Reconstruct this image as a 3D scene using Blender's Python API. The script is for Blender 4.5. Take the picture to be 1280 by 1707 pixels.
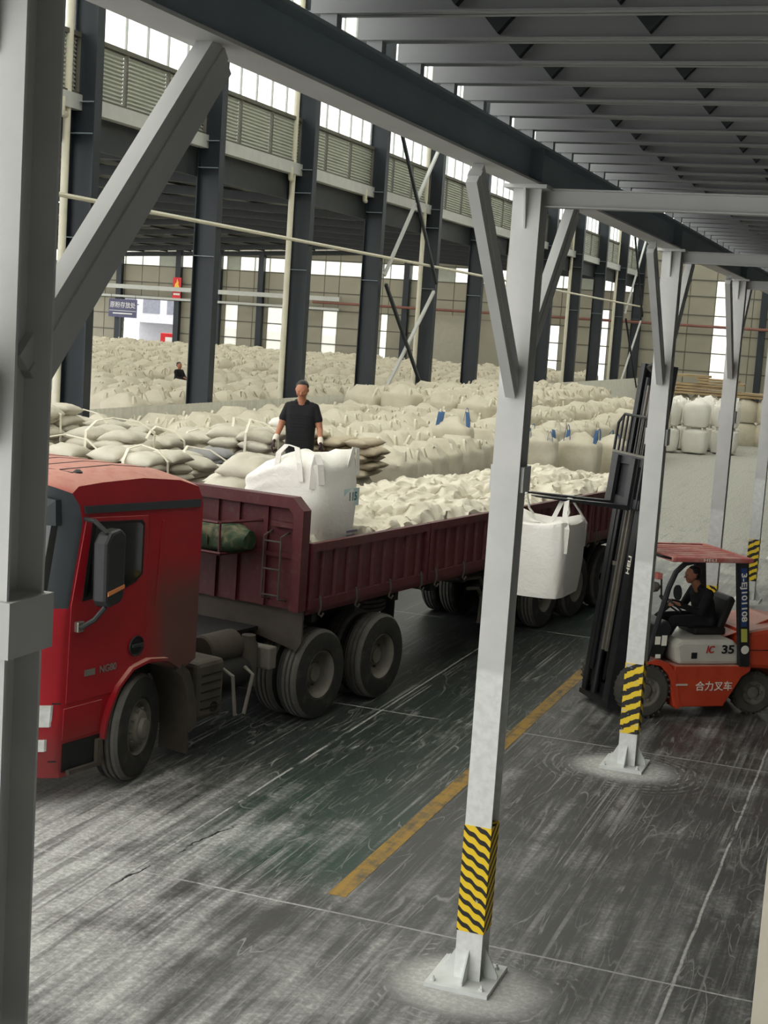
import bpy, bmesh, math, random
from mathutils import Vector, Matrix, noise
R = math.radians
random.seed(7)
scene = bpy.context.scene
for o in list(bpy.data.objects): bpy.data.objects.remove(o)
col = scene.collection

# ---------------------------------------------------------------- camera
CAM_Z = 4.6487
RIGHT = Vector((0.93615043, 0.34524757, 0.06653188))
UP = Vector((-0.10572708, 0.09594903, 0.98975531))
FWD = Vector((-0.33532694, 0.93359408, -0.12632474))
cam_d = bpy.data.cameras.new('camera'); cam = bpy.data.objects.new('camera', cam_d); col.objects.link(cam)
M = Matrix.Identity(4)
for i in range(3):
    M[i][0] = RIGHT[i]; M[i][1] = UP[i]; M[i][2] = -FWD[i]
M[0][3], M[1][3], M[2][3] = 0, 0, CAM_Z
cam.matrix_world = M
cam_d.sensor_fit = 'AUTO'; cam_d.sensor_width = 36; cam_d.lens = 2438.34 * 36 / 1707
cam_d.clip_start = .05; cam_d.clip_end = 500
scene.camera = cam

# ---------------------------------------------------------------- world: even overcast sky
w = bpy.data.worlds.new('world'); scene.world = w; w.use_nodes = True
bg = w.node_tree.nodes['Background']; bg.inputs[0].default_value = (1, .995, .98, 1); bg.inputs[1].default_value = 2.75
vs = scene.view_settings
vs.view_transform = 'Standard'; vs.look = 'None'; vs.gamma = 1; vs.use_curve_mapping = False; vs.exposure = 0.0

# ---------------------------------------------------------------- helpers
def lin(c):
    c = c / 255
    return c / 12.92 if c <= .04045 else ((c + .055) / 1.055) ** 2.4
def rgb(r, g, b): return (lin(r), lin(g), lin(b), 1)

class NT:
    """tiny node builder"""
    def __init__(s, nt): s.t = nt
    def n(s, typ, **kw):
        nd = s.t.nodes.new(typ)
        for k, v in kw.items(): setattr(nd, k, v)
        return nd
    def put(s, sock, v):
        if isinstance(v, bpy.types.NodeSocket): s.t.links.new(v, sock)
        else: sock.default_value = v
    def m(s, op, a, b=0.0, clamp=False):
        nd = s.n('ShaderNodeMath', operation=op, use_clamp=clamp)
        s.put(nd.inputs[0], a); s.put(nd.inputs[1], b); return nd.outputs[0]
    def ramp(s, f, a, b, lo=0.0, hi=1.0):
        nd = s.n('ShaderNodeMapRange'); nd.interpolation_type = 'SMOOTHSTEP'
        s.put(nd.inputs[0], f); nd.inputs[1].default_value = a; nd.inputs[2].default_value = b
        nd.inputs[3].default_value = lo; nd.inputs[4].default_value = hi; return nd.outputs[0]
    def mix(s, f, a, b):
        nd = s.n('ShaderNodeMix', data_type='RGBA')
        s.put(nd.inputs[0], f); s.put(nd.inputs[6], a); s.put(nd.inputs[7], b); return nd.outputs[2]
    def noise(s, vec, scale, detail=4, rough=.55, dist=0):
        nd = s.n('ShaderNodeTexNoise'); nd.inputs['Scale'].default_value = scale; nd.inputs['Detail'].default_value = detail
        nd.inputs['Roughness'].default_value = rough; nd.inputs['Distortion'].default_value = dist
        if vec is not None: s.put(nd.inputs['Vector'], vec)
        return nd.outputs[0]
    def mapping(s, vec, loc=(0, 0, 0), rot=(0, 0, 0), sc=(1, 1, 1)):
        nd = s.n('ShaderNodeMapping'); s.put(nd.inputs[0], vec)
        nd.inputs[1].default_value = loc; nd.inputs[2].default_value = rot; nd.inputs[3].default_value = sc; return nd.outputs[0]
    def bump(s, h, strength=.3, dist=.02):
        nd = s.n('ShaderNodeBump'); nd.inputs[0].default_value = strength; nd.inputs[1].default_value = dist
        s.put(nd.inputs['Height'], h); return nd.outputs[0]

def base(name):
    m = bpy.data.materials.new(name); m.use_nodes = True
    t = NT(m.node_tree); b = m.node_tree.nodes['Principled BSDF']
    return m, t, b

def mat(name, c, rough=.6, metal=0, var=.12, scale=3.0, bump=0, bscale=20, dust=0, dustc=(150, 145, 130), spec=.5, stretch=None, c2=None):
    m, t, b = base(name)
    tc = t.n('ShaderNodeTexCoord').outputs['Object']
    if stretch: tc = t.mapping(tc, sc=stretch)
    n1 = t.noise(tc, scale, 5)
    c = rgb(*c); lo = tuple(x * (1 - var) for x in c[:3]) + (1,); hi = tuple(min(1, x * (1 + var)) for x in c[:3]) + (1,)
    if c2: lo = rgb(*c2)
    out = t.mix(t.ramp(n1, .3, .7), lo, hi)
    if dust:
        n2 = t.noise(tc, scale * .7 + 1.3, 6, .65)
        out = t.mix(t.ramp(n2, .62 - dust * .35, .85 - dust * .2, 0, min(1, dust * 1.1)), out, rgb(*dustc))
    t.put(b.inputs['Base Color'], out)
    b.inputs['Roughness'].default_value = rough; b.inputs['Metallic'].default_value = metal
    b.inputs['Specular IOR Level'].default_value = spec
    if bump: t.put(b.inputs['Normal'], t.bump(t.noise(tc, bscale, 4), bump, .02))
    return m

MT = {}
MT['grey'] = mat('grey_steel_paint', (192, 193, 191), .55, var=.06, scale=1.5, dust=.12, dustc=(200, 200, 195))
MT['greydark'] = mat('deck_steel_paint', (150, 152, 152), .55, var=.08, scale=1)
MT['white_tape_dust'] = mat('pale_dusted_paint', (208, 211, 208), .7, var=.06, scale=4)
MT['blue'] = mat('dark_blue_grey_column_paint', (31, 39, 46), .5, var=.12, scale=1)
MT['bluelight'] = mat('blue_grey_beam_paint', (140, 153, 159), .5, var=.1, scale=1)
MT['cream'] = mat('cream_pvc_pipe', (214, 210, 190), .5, var=.05)
MT['louver'] = mat('pale_louver_metal', (176, 180, 168), .6, var=.05)
MT['panel'] = mat('beige_wall_sheet', (156, 152, 136), .7, var=.05, scale=.6)
MT['joint'] = mat('dark_wall_frame', (96, 94, 84), .7, var=.1)
MT['gutter'] = mat('pale_gutter_metal', (190, 192, 188), .6, var=.05)
MT['concrete'] = mat('grey_concrete_block', (150, 148, 138), .9, var=.12, scale=2)
MT['black'] = mat('black_paint', (22, 22, 23), .5, var=.2)
MT['rubber'] = mat('tyre_rubber', (38, 37, 35), .85, var=.15, scale=8, dust=.35, dustc=(95, 92, 84))
MT['beige'] = mat('beige_plaster', (222, 214, 196), .8, var=.04)
MT['purlin'] = mat('dark_roof_steel', (44, 49, 52), .6, var=.1)
MT['roof'] = mat('annex_roof_sheet', (74, 78, 78), .7, var=.1)

def translucent(name, c, tr=.35):
    m = bpy.data.materials.new(name); m.use_nodes = True; t = NT(m.node_tree); nt = m.node_tree
    nt.nodes.remove(nt.nodes['Principled BSDF']); out = nt.nodes['Material Output']
    a = t.n('ShaderNodeBsdfTranslucent'); a.inputs[0].default_value = rgb(*c)
    b = t.n('ShaderNodeBsdfTransparent'); b.inputs[0].default_value = rgb(*c)
    mx = t.n('ShaderNodeMixShader'); mx.inputs[0].default_value = tr
    nt.links.new(a.outputs[0], mx.inputs[1]); nt.links.new(b.outputs[0], mx.inputs[2]); nt.links.new(mx.outputs[0], out.inputs[0])
    return m
MT['pane'] = translucent('white_translucent_pane', (250, 252, 250), .85)
MT['skylight'] = translucent('fibreglass_skylight', (246, 246, 240), .6)

class MB:
    def __init__(s): s.v = []; s.f = []; s.mi = []; s.cur = 0
    def add(s, vs, fs):
        o = len(s.v); s.v += [tuple(v) for v in vs]; s.f += [tuple(i + o for i in f) for f in fs]; s.mi += [s.cur] * len(fs); return s
    def box(s, x0, x1, y0, y1, z0, z1, M=None):
        vs = [Vector(p) for p in ((x0, y0, z0), (x1, y0, z0), (x1, y1, z0), (x0, y1, z0), (x0, y0, z1), (x1, y0, z1), (x1, y1, z1), (x0, y1, z1))]
        if M is not None: vs = [M @ v for v in vs]
        return s.add(vs, [(0, 3, 2, 1), (4, 5, 6, 7), (0, 1, 5, 4), (1, 2, 6, 5), (2, 3, 7, 6), (3, 0, 4, 7)])
    def cbox(s, c, d, M=None):
        return s.box(c[0] - d[0] / 2, c[0] + d[0] / 2, c[1] - d[1] / 2, c[1] + d[1] / 2, c[2] - d[2] / 2, c[2] + d[2] / 2, M)
    def bar(s, a, b, w, h=None, up=(0, 0, 1)):
        """square bar from a to b, w across, h along 'up'"""
        a = Vector(a); b = Vector(b); h = h or w; d = (b - a).normalized(); up = Vector(up)
        x = d.cross(up)
        if x.length < 1e-4: x = d.cross(Vector((1, 0, 0)))
        x.normalize(); y = x.cross(d)
        vs = []
        for p in (a, b):
            for i, j in ((-1, -1), (1, -1), (1, 1), (-1, 1)): vs.append(p + x * i * w / 2 + y * j * h / 2)
        return s.add(vs, [(0, 1, 2, 3), (7, 6, 5, 4), (0, 4, 5, 1), (1, 5, 6, 2), (2, 6, 7, 3), (3, 7, 4, 0)])
    def tube(s, pts, r, n=8, caps=True):
        pts = [Vector(p) for p in pts]; rs = r if isinstance(r, (list, tuple)) else [r] * len(pts)
        vs = []; fs = []; prev = None
        for i, p in enumerate(pts):
            d = (pts[min(i + 1, len(pts) - 1)] - pts[max(i - 1, 0)]).normalized()
            if prev is None:
                x = d.cross(Vector((0, 0, 1)))
                if x.length < 1e-3: x = d.cross(Vector((1, 0, 0)))
            else: x = prev - d * prev.dot(d)
            x.normalize(); y = d.cross(x); prev = x
            for k in range(n):
                a = 2 * math.pi * k / n; vs.append(p + (x * math.cos(a) + y * math.sin(a)) * rs[i])
        for i in range(len(pts) - 1):
            for k in range(n): fs.append((i * n + k, i * n + (k + 1) % n, (i + 1) * n + (k + 1) % n, (i + 1) * n + k))
        if caps: fs.append(tuple(range(n - 1, -1, -1))); fs.append(tuple((len(pts) - 1) * n + k for k in range(n)))
        return s.add(vs, fs)
    def ribbon(s, pts, side, w, t=.006):
        pts = [Vector(p) for p in pts]; side = Vector(side).normalized(); vs = []; fs = []
        for i, p in enumerate(pts):
            d = (pts[min(i + 1, len(pts) - 1)] - pts[max(i - 1, 0)]).normalized(); nn = d.cross(side)
            nn = nn.normalized() if nn.length > 1e-4 else Vector((0, 0, 1))
            for a, b in ((-1, -1), (1, -1), (1, 1), (-1, 1)): vs.append(p + side * a * w / 2 + nn * b * t / 2)
        for i in range(len(pts) - 1):
            for k in range(4): fs.append((i * 4 + k, i * 4 + (k + 1) % 4, i * 4 + 4 + (k + 1) % 4, i * 4 + 4 + k))
        fs += [(3, 2, 1, 0), tuple(len(vs) - 4 + k for k in range(4))]
        return s.add(vs, fs)
    def prism(s, poly, f0, f1):
        """poly 2d points, f0/f1 map (a,b) to 3d for the two caps"""
        n = len(poly); vs = [Vector(f0(*p)) for p in poly] + [Vector(f1(*p)) for p in poly]
        fs = [tuple(range(n - 1, -1, -1)), tuple(range(n, 2 * n))] + [(i, (i + 1) % n, n + (i + 1) % n, n + i) for i in range(n)]
        return s.add(vs, fs)
    def lathe(s, prof, c, axis='x', n=32):
        """prof list of (a along axis, r)"""
        vs = []; fs = []; m = len(prof)
        for k in range(n):
            t = 2 * math.pi * k / n; ct, st = math.cos(t), math.sin(t)
            for a, r in prof:
                p = {'x': (a, r * ct, r * st), 'y': (r * st, a, r * ct), 'z': (r * ct, r * st, a)}[axis]
                vs.append((c[0] + p[0], c[1] + p[1], c[2] + p[2]))
        for k in range(n):
            for i in range(m - 1): fs.append((k * m + i, k * m + i + 1, ((k + 1) % n) * m + i + 1, ((k + 1) % n) * m + i))
        return s.add(vs, fs)
    def grid(s, fn, nu, nv, cu=False):
        vs = [fn(i / (nu if cu else nu - 1), j / (nv - 1)) for i in range(nu) for j in range(nv)]; fs = []
        for i in range(nu if cu else nu - 1):
            for j in range(nv - 1): fs.append((i * nv + j, ((i + 1) % nu) * nv + j, ((i + 1) % nu) * nv + j + 1, i * nv + j + 1))
        return s.add(vs, fs)
    def mesh(s, name, mats, smooth=None):
        me = bpy.data.meshes.new(name); me.from_pydata(s.v, [], s.f)
        if not isinstance(mats, (list, tuple)): mats = [mats]
        for m in mats: me.materials.append(MT[m] if isinstance(m, str) else m)
        me.polygons.foreach_set('material_index', s.mi)
        if smooth:
            me.polygons.foreach_set('use_smooth', [True] * len(me.polygons))
            me.set_sharp_from_angle(angle=R(smooth))
        me.validate(); me.update(); return me
    def build(s, name, mats, parent=None, smooth=None, bevel=0, fix=False):
        me = s.mesh(name, mats, smooth)
        if fix:
            bm = bmesh.new(); bm.from_mesh(me); bmesh.ops.recalc_face_normals(bm, faces=bm.faces); bm.to_mesh(me); bm.free()
        return link(name, me, parent, bevel)

def link(name, me, parent=None, bevel=0):
    o = bpy.data.objects.new(name, me); col.objects.link(o)
    if parent is not None: o.parent = parent
    if bevel:
        b = o.modifiers.new('bevel', 'BEVEL'); b.width = bevel; b.segments = 2; b.limit_method = 'ANGLE'; b.angle_limit = R(35)
    return o
def tag(o, label=None, cat=None, group=None, kind=None):
    if label: o['label'] = label
    if cat: o['category'] = cat
    if group: o['group'] = group
    if kind: o['kind'] = kind
    return o
def empty(name, loc=(0, 0, 0), rz=0, label=None, cat=None, group=None, kind=None):
    o = bpy.data.objects.new(name, None); col.objects.link(o); o.location = loc; o.rotation_euler = (0, 0, rz); o.empty_display_size = .2
    return tag(o, label, cat, group, kind)
def one(name, mb, mats, label, cat, group=None, loc=(0, 0, 0), rz=0, smooth=None, bevel=0):
    o = mb.build(name, mats, None, smooth, bevel); o.location = loc; o.rotation_euler = (0, 0, rz)
    return tag(o, label, cat, group)
def struct(name, mb, mats, parent=None, smooth=None):
    o = mb.build(name, mats, parent, smooth)
    if parent is None: o['kind'] = 'structure'
    return o
def copy_tree(o, parent=None):
    c = o.copy(); col.objects.link(c); c.parent = parent
    for ch in o.children: copy_tree(ch, c)
    return c
def text_mesh(body, size, name, extrude=.002, bold=0.0):
    cu = bpy.data.curves.new(name, 'FONT'); cu.body = body; cu.size = size; cu.extrude = extrude; cu.offset = bold
    cu.align_x = 'CENTER'; cu.align_y = 'CENTER'; cu.resolution_u = 3
    t = bpy.data.objects.new(name, cu); col.objects.link(t)
    bpy.context.view_layer.update()
    me = bpy.data.meshes.new_from_object(t.evaluated_get(bpy.context.evaluated_depsgraph_get()))
    bpy.data.objects.remove(t); bpy.data.curves.remove(cu); return me
def text(body, size, m, parent, X, Y, loc, name='lettering', sx=1, bold=0.0):
    """flat lettering; X = reading direction, Y = up of the letters, in the parent's frame"""
    me = text_mesh(body, size, name, bold=bold); me.materials.clear(); me.materials.append(MT[m])
    X = Vector(X).normalized(); Y = Vector(Y).normalized(); Z = X.cross(Y)
    T = Matrix(((X.x * sx, Y.x, Z.x, loc[0]), (X.y * sx, Y.y, Z.y, loc[1]), (X.z * sx, Y.z, Z.z, loc[2]), (0, 0, 0, 1)))
    me.transform(T); return link(name, me, parent)

# ================================================================ SETTING
# ---- floor
def floor_material():
    m, t, b = base('dusty_concrete_floor')
    P = t.n('ShaderNodeTexCoord').outputs['Object']
    sep = t.n('ShaderNodeSeparateXYZ'); t.put(sep.inputs[0], P); X, Y = sep.outputs[0], sep.outputs[1]
    big = t.noise(P, .22, 4, .6)
    mid = t.noise(P, 1.1, 6, .65, .6)
    s1 = t.noise(t.mapping(P, rot=(0, 0, R(9)), sc=(5.0, .28, 1)), 1.0, 6, .62, .3)
    s2 = t.noise(t.mapping(P, rot=(0, 0, R(-14)), sc=(16, .5, 1)), 1.0, 5, .6, .5)
    s3 = t.noise(t.mapping(P, rot=(0, 0, R(52)), sc=(9, .7, 1)), 1.0, 5, .6, .8)
    fine = t.noise(P, 22, 5, .7)
    # thin white scuffs: level lines of warped stretched noise
    def lines(vec, sc, dist, wd):
        n = t.noise(vec, sc, 2, .5, dist)
        a = t.m('ABSOLUTE', t.m('SUBTRACT', n, .5))
        return t.ramp(a, wd, 0.0)
    l1 = lines(t.mapping(P, rot=(0, 0, R(10)), sc=(3.2, .35, 1)), 1.0, 1.2, .011)
    l2 = lines(t.mapping(P, rot=(0, 0, R(-35)), sc=(1.7, .4, 1)), 1.0, 1.6, .008)
    l3 = lines(P, .8, 2.2, .006)
    # how dusty: much at the near left lane, thin green-black band by the yellow line, pale far away
    near = t.ramp(Y, 15.5, 9.5); left = t.ramp(X, -4.6, -6.6)
    far = t.ramp(Y, 22, 40)
    amt = t.m('ADD', t.m('MULTIPLY', t.m('MULTIPLY', near, left), .30), t.m('MULTIPLY', far, .55))
    amt = t.m('ADD', amt, t.m('MULTIPLY', t.ramp(Y, 11.2, 8.6), .16))
    d = t.m('ADD', t.m('MULTIPLY', s1, .8), t.m('MULTIPLY', mid, .8)); d = t.m('ADD', d, t.m('MULTIPLY', s2, .35))
    d = t.m('ADD', d, t.m('MULTIPLY', s3, .22)); d = t.m('ADD', d, t.m('MULTIPLY', big, .5))
    d = t.m('ADD', d, t.m('MULTIPLY', fine, .22)); d = t.m('ADD', d, amt)
    lane = t.m('MULTIPLY', t.m('MULTIPLY', t.ramp(Y, 12.2, 14.5), t.ramp(Y, 32, 26)), t.m('MULTIPLY', t.ramp(X, -9.5, -8.5), t.ramp(X, -3.7, -4.4)))  # partly the truck's shade painted in, partly the green-black floor colour there
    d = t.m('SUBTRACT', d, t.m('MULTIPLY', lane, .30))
    dust = t.ramp(d, 1.36, 1.96)
    pm = t.noise(t.mapping(P, loc=(4, 2, 0)), .7, 4, .6, .4)
    s4 = t.noise(t.mapping(P, rot=(0, 0, R(10)), sc=(24, .16, 1)), 1.0, 3, .5, .25)
    s6 = t.noise(t.mapping(P, rot=(0, 0, R(42)), sc=(22, .45, 1)), 1.0, 3, .55, .9)
    st = t.m('MULTIPLY', t.ramp(s4, .55, .66), t.ramp(pm, .40, .60))
    st = t.m('MAXIMUM', st, t.m('MULTIPLY', t.m('MULTIPLY', t.ramp(s6, .58, .67), t.ramp(pm, .52, .40)), .7))
    dk = t.m('MULTIPLY', t.ramp(t.noise(t.mapping(P, loc=(9, 3, 0), rot=(0, 0, R(9)), sc=(9, .3, 1)), 1.0, 5, .6, .4), .52, .64), t.ramp(Y, 28, 18, .08, .55))
    dust = t.m('MULTIPLY', dust, t.m('SUBTRACT', 1.0, dk))
    dust = t.m('MAXIMUM', dust, t.m('MULTIPLY', st, t.ramp(Y, 30, 18, .1, .45)), True)
    for (rz, sx_, sy_, sc_, ds, wd, w1, seed) in ((10, 2.6, .22, 1.0, .8, .007, .5, 3), (14, 4.5, .30, 1.0, .8, .009, .4, 11), (-24, 1.1, .2, 1.0, .9, .004, .4, 17), (48, 1.0, .25, 1.0, 1.0, .005, .4, 23)):
        ln = lines(t.mapping(P, loc=(seed, seed * .7, 0), rot=(0, 0, R(rz)), sc=(sx_, sy_, 1)), sc_, ds, wd)
        mk = t.ramp(t.noise(t.mapping(P, loc=(seed, 1, 0)), 1.3, 3, .6), .46, .60)
        dust = t.m('MAXIMUM', dust, t.m('MULTIPLY', t.m('MULTIPLY', ln, mk), t.ramp(Y, 26, 17, 0, w1)), True)
    sc = t.m('MULTIPLY', t.m('MAXIMUM', l1, t.m('MULTIPLY', l2, .4)), t.ramp(mid, .42, .66))
    sc = t.m('MULTIPLY', sc, t.ramp(Y, 26, 17))
    dust = t.m('MAXIMUM', dust, t.m('MULTIPLY', sc, .45), True)
    # sweeping rings and powder heaps round the column feet
    for k, cy in enumerate((9.71, 15.71, 21.71, 27.71)):
        dx = t.m('ADD', X, 2.60 + .03 * k); dy = t.m('SUBTRACT', Y, cy - .05)
        rr = t.m('SQRT', t.m('ADD', t.m('MULTIPLY', dx, dx), t.m('MULTIPLY', t.m('MULTIPLY', dy, dy), 1.25)))
        rr = t.m('ADD', rr, t.m('MULTIPLY', t.m('SUBTRACT', mid, .5), .22))
        heap = t.ramp(rr, .72, .34)
        rings = t.m('MULTIPLY', t.ramp(t.m('ABSOLUTE', t.m('SINE', t.m('MULTIPLY', rr, 34))), .80, 1.0), t.m('MULTIPLY', t.ramp(rr, 1.15, .62), t.ramp(s3, .4, .6)))
        dust = t.m('MAXIMUM', dust, t.m('MAXIMUM', t.m('MULTIPLY', heap, .95), t.m('MULTIPLY', rings, .6)), True)
    # saw-cut joints filled with pale powder
    wob = t.m('MULTIPLY', t.m('SUBTRACT', mid, .5), .05)
    for ax, off, step in ((Y, 10.42, 6.0), (X, -1.25, 4.5)):
        q = t.m('ABSOLUTE', t.m('SUBTRACT', t.m('FRACT', t.m('ADD', t.m('DIVIDE', t.m('SUBTRACT', t.m('ADD', ax, wob), off), step), 20.5)), .5))
        j = t.m('MULTIPLY', t.ramp(t.m('MULTIPLY', q, step), .018, .006), t.ramp(mid, .36, .5))
        dust = t.m('MAXIMUM', dust, t.m('MULTIPLY', j, .8), True)
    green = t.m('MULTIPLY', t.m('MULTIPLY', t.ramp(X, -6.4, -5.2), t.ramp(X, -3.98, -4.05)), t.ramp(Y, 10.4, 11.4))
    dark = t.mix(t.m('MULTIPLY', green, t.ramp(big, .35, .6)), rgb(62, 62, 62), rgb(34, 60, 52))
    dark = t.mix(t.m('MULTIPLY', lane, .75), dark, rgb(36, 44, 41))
    pale = t.mix(far, rgb(172, 172, 169), rgb(150, 149, 138))
    c = t.mix(dust, dark, t.mix(t.ramp(fine, .4, .7), pale, rgb(202, 202, 198)))
    # old crack in the near lane
    cn = t.noise(P, 2.6, 3, .6)
    cq = t.m('ABSOLUTE', t.m('ADD', t.m('SUBTRACT', X, -5.62), t.m('ADD', t.m('MULTIPLY', t.m('SUBTRACT', Y, 11.0), -.12), t.m('MULTIPLY', t.m('SUBTRACT', cn, .5), .25))))
    ck = t.m('MULTIPLY', t.ramp(cq, .016, .006), t.m('MULTIPLY', t.ramp(mid, .46, .54), t.m('MULTIPLY', t.ramp(Y, 9.9, 10.2), t.ramp(Y, 12.0, 11.6))))
    c = t.mix(ck, c, rgb(28, 27, 26))
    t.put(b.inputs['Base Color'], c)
    t.put(b.inputs['Roughness'], t.ramp(dust, 0, 1, .42, .9))
    b.inputs['Specular IOR Level'].default_value = .35
    t.put(b.inputs['Normal'], t.bump(t.m('ADD', fine, t.m('MULTIPLY', dust, .6)), .12, .01))
    return m
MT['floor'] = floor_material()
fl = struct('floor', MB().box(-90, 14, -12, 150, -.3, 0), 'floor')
def yellow_material():
    m, t, b = base('worn_yellow_paint'); P = t.n('ShaderNodeTexCoord').outputs['Object']
    n = t.noise(P, 6, 6, .7); n2 = t.noise(t.mapping(P, rot=(0, 0, R(10)), sc=(12, .8, 1)), 1, 5, .6)
    f = t.ramp(t.m('ADD', n, t.m('MULTIPLY', n2, .7)), .72, 1.08)
    t.put(b.inputs['Base Color'], t.mix(f, rgb(158, 124, 50), rgb(92, 84, 66))); b.inputs['Roughness'].default_value = .7; return m
MT['yellowline'] = yellow_material()
MB().box(-4.13, -3.97, 10.75, 20.5, 0, .003).build('painted_line', 'yellowline', fl)

# ---- mezzanine deck overhead
WX, WY, WS = -2.62, 9.71, 6.0          # walkway columns: x, first y, spacing
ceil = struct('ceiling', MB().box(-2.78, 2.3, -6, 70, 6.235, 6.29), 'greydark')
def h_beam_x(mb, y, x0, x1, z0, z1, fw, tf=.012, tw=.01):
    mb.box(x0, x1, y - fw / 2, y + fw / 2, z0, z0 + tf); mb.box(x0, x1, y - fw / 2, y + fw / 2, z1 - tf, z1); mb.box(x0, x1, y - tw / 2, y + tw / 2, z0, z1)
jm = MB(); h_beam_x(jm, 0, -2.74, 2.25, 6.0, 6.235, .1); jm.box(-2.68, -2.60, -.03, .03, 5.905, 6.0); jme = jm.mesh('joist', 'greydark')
gm = MB(); gm.prism([(-.175, 0), (.175, 0), (0, -.195)], lambda a, z: (a, -.05, 6.225 + z), lambda a, z: (a, .0, 6.225 + z)); gme = gm.mesh('gusset', 'purlin')
y = 6.22 - 6 * .577; k = 0
while y < 66:
    j = link('joist', jme, ceil); j.location = (0, y, 0)
    if y < 20:
        for gx in (-2.05, -1.34, -.63, .08):
            g = link('gusset', gme, j); g.location = (gx + .03 * math.sin(k * 2.1), -.002, 0)
    y += .577; k += 1
# edge beam that the columns carry
MB().box(WX - .1, WX + .1, -5, 69, 5.645, 5.66).build('beam_flange', 'grey', ceil)
bm_ = MB(); bm_.box(WX - .1, WX + .1, -5, 69, 5.888, 5.905); bm_.box(WX - .006, WX + .006, -5, 69, 5.65, 5.9)
for k in range(-1, 10):
    yy = WY + WS * k - 1.5 + .97
    bm_.box(WX, WX + .095, WY + WS * k - .005, WY + WS * k + .005, 5.66, 5.888)
bm_.build('edge_beam', 'bluelight', ceil)
for k in range(0, 9):
    yy = WY + WS * k + .12
    cb = MB(); cb.box(WX + .1, 2.2, yy - .05, yy + .05, 5.51, 5.52); cb.box(WX + .1, 2.2, yy - .05, yy + .05, 5.625, 5.635); cb.box(WX + .1, 2.2, yy - .004, yy + .004, 5.51, 5.635)
    cb.build('cross_beam', 'grey', ceil)
# plain wall behind the walkway, right of the picture
struct('wall_right', MB().box(2.3, 2.5, -12, 94.4, 0, 16), mat('grey_side_wall', (122, 122, 119), .8))
struct('wall_light_block', MB().box(-3.6, 2.5, -12.2, -12, 0, 16), 'concrete')  # unseen wall behind the camera, added to limit light to the left opening
one('low_partition', MB().box(-.63, 2.3, 9.74, 9.9, 0, 1.75), 'beige', 'cream low partition cut off by the lower right picture edge', 'partition')

# ---- walkway columns
def tape_material():
    m, t, b = base('yellow_black_hazard_tape'); P = t.n('ShaderNodeTexCoord').outputs['Object']
    sep = t.n('ShaderNodeSeparateXYZ'); t.put(sep.inputs[0], P)
    wob = t.m('MULTIPLY', t.m('SINE', t.m('MULTIPLY', sep.outputs[0], 75)), .006)
    q = t.m('FRACT', t.m('ADD', t.m('DIVIDE', t.m('ADD', t.m('ADD', t.m('MULTIPLY', sep.outputs[0], .62), t.m('MULTIPLY', sep.outputs[1], -.62)), t.m('ADD', sep.outputs[2], wob)), .085), 10))
    f = t.ramp(q, .54, .57); f2 = t.ramp(q, .995, .98)
    wear = t.ramp(t.noise(P, 14, 4, .7), .66, .70)
    c = t.mix(t.m('MULTIPLY', f, f2), rgb(246, 208, 40), rgb(34, 32, 30))
    t.put(b.inputs['Base Color'], t.mix(wear, c, rgb(205, 200, 185))); b.inputs['Roughness'].default_value = .5; return m
def tape_material2():
    m, t, b = base('torn_hazard_tape'); P = t.n('ShaderNodeTexCoord').outputs['Object']
    sep = t.n('ShaderNodeSeparateXYZ'); t.put(sep.inputs[0], P)
    n = t.m('MULTIPLY', t.m('SUBTRACT', t.noise(t.mapping(P, sc=(1, 1, 3)), 9, 2), .5), .07)
    q = t.m('FRACT', t.m('ADD', t.m('DIVIDE', t.m('ADD', t.m('MULTIPLY', t.m('SUBTRACT', sep.outputs[0], sep.outputs[1]), -.55), t.m('ADD', sep.outputs[2], n)), .13), 10))
    f = t.m('MULTIPLY', t.ramp(q, .5, .53), t.ramp(q, .99, .96))
    wear = t.ramp(t.noise(t.mapping(P, loc=(3, 1, 0), sc=(1, 1, 2)), 8, 4, .6), .60, .63)
    c = t.mix(f, rgb(246, 212, 48), rgb(34, 32, 30))
    t.put(b.inputs['Base Color'], t.mix(wear, c, rgb(196, 194, 186))); b.inputs['Roughness'].default_value = .5; return m
MT['tape'] = tape_material(); MT['tape2'] = tape_material2()
CW, CD = .097, .20       # half flange width, section depth (front flange faces -y)
def column_paint():
    m, t, b = base('column_paint'); P = t.n('ShaderNodeTexCoord').outputs['Object']
    sep = t.n('ShaderNodeSeparateXYZ'); t.put(sep.inputs[0], P)
    n = t.noise(P, 2.2, 5, .6); n2 = t.noise(P, 14, 4, .6)
    f = t.ramp(t.m('ADD', sep.outputs[2], t.m('MULTIPLY', t.m('SUBTRACT', n, .5), .10)), 2.32, 2.26)   # powder splashed lower part
    c = t.mix(t.ramp(n, .3, .7), rgb(196, 197, 195), rgb(208, 208, 205))
    c2 = t.mix(t.ramp(n2, .35, .7), rgb(232, 235, 232), rgb(216, 218, 214))
    t.put(b.inputs['Base Color'], t.mix(t.m('MULTIPLY', f, .85), c, c2)); b.inputs['Roughness'].default_value = .6; return m
MT['colpaint'] = column_paint()
COLS = ['grey steel walkway column nearest the camera, cut off by the left picture edge',
        'tall grey steel walkway column in the middle with a long yellow black taped foot',
        'grey steel walkway column standing in front of the forklift mast',
        'grey steel walkway column behind the forklift driver',
        'grey steel walkway column with hazard tape right behind the forklift counterweight',
        'sixth walkway column in the row, far beyond the forklift', 'seventh walkway column in the row, far down the lane', 'last walkway column before the end wall']
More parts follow.
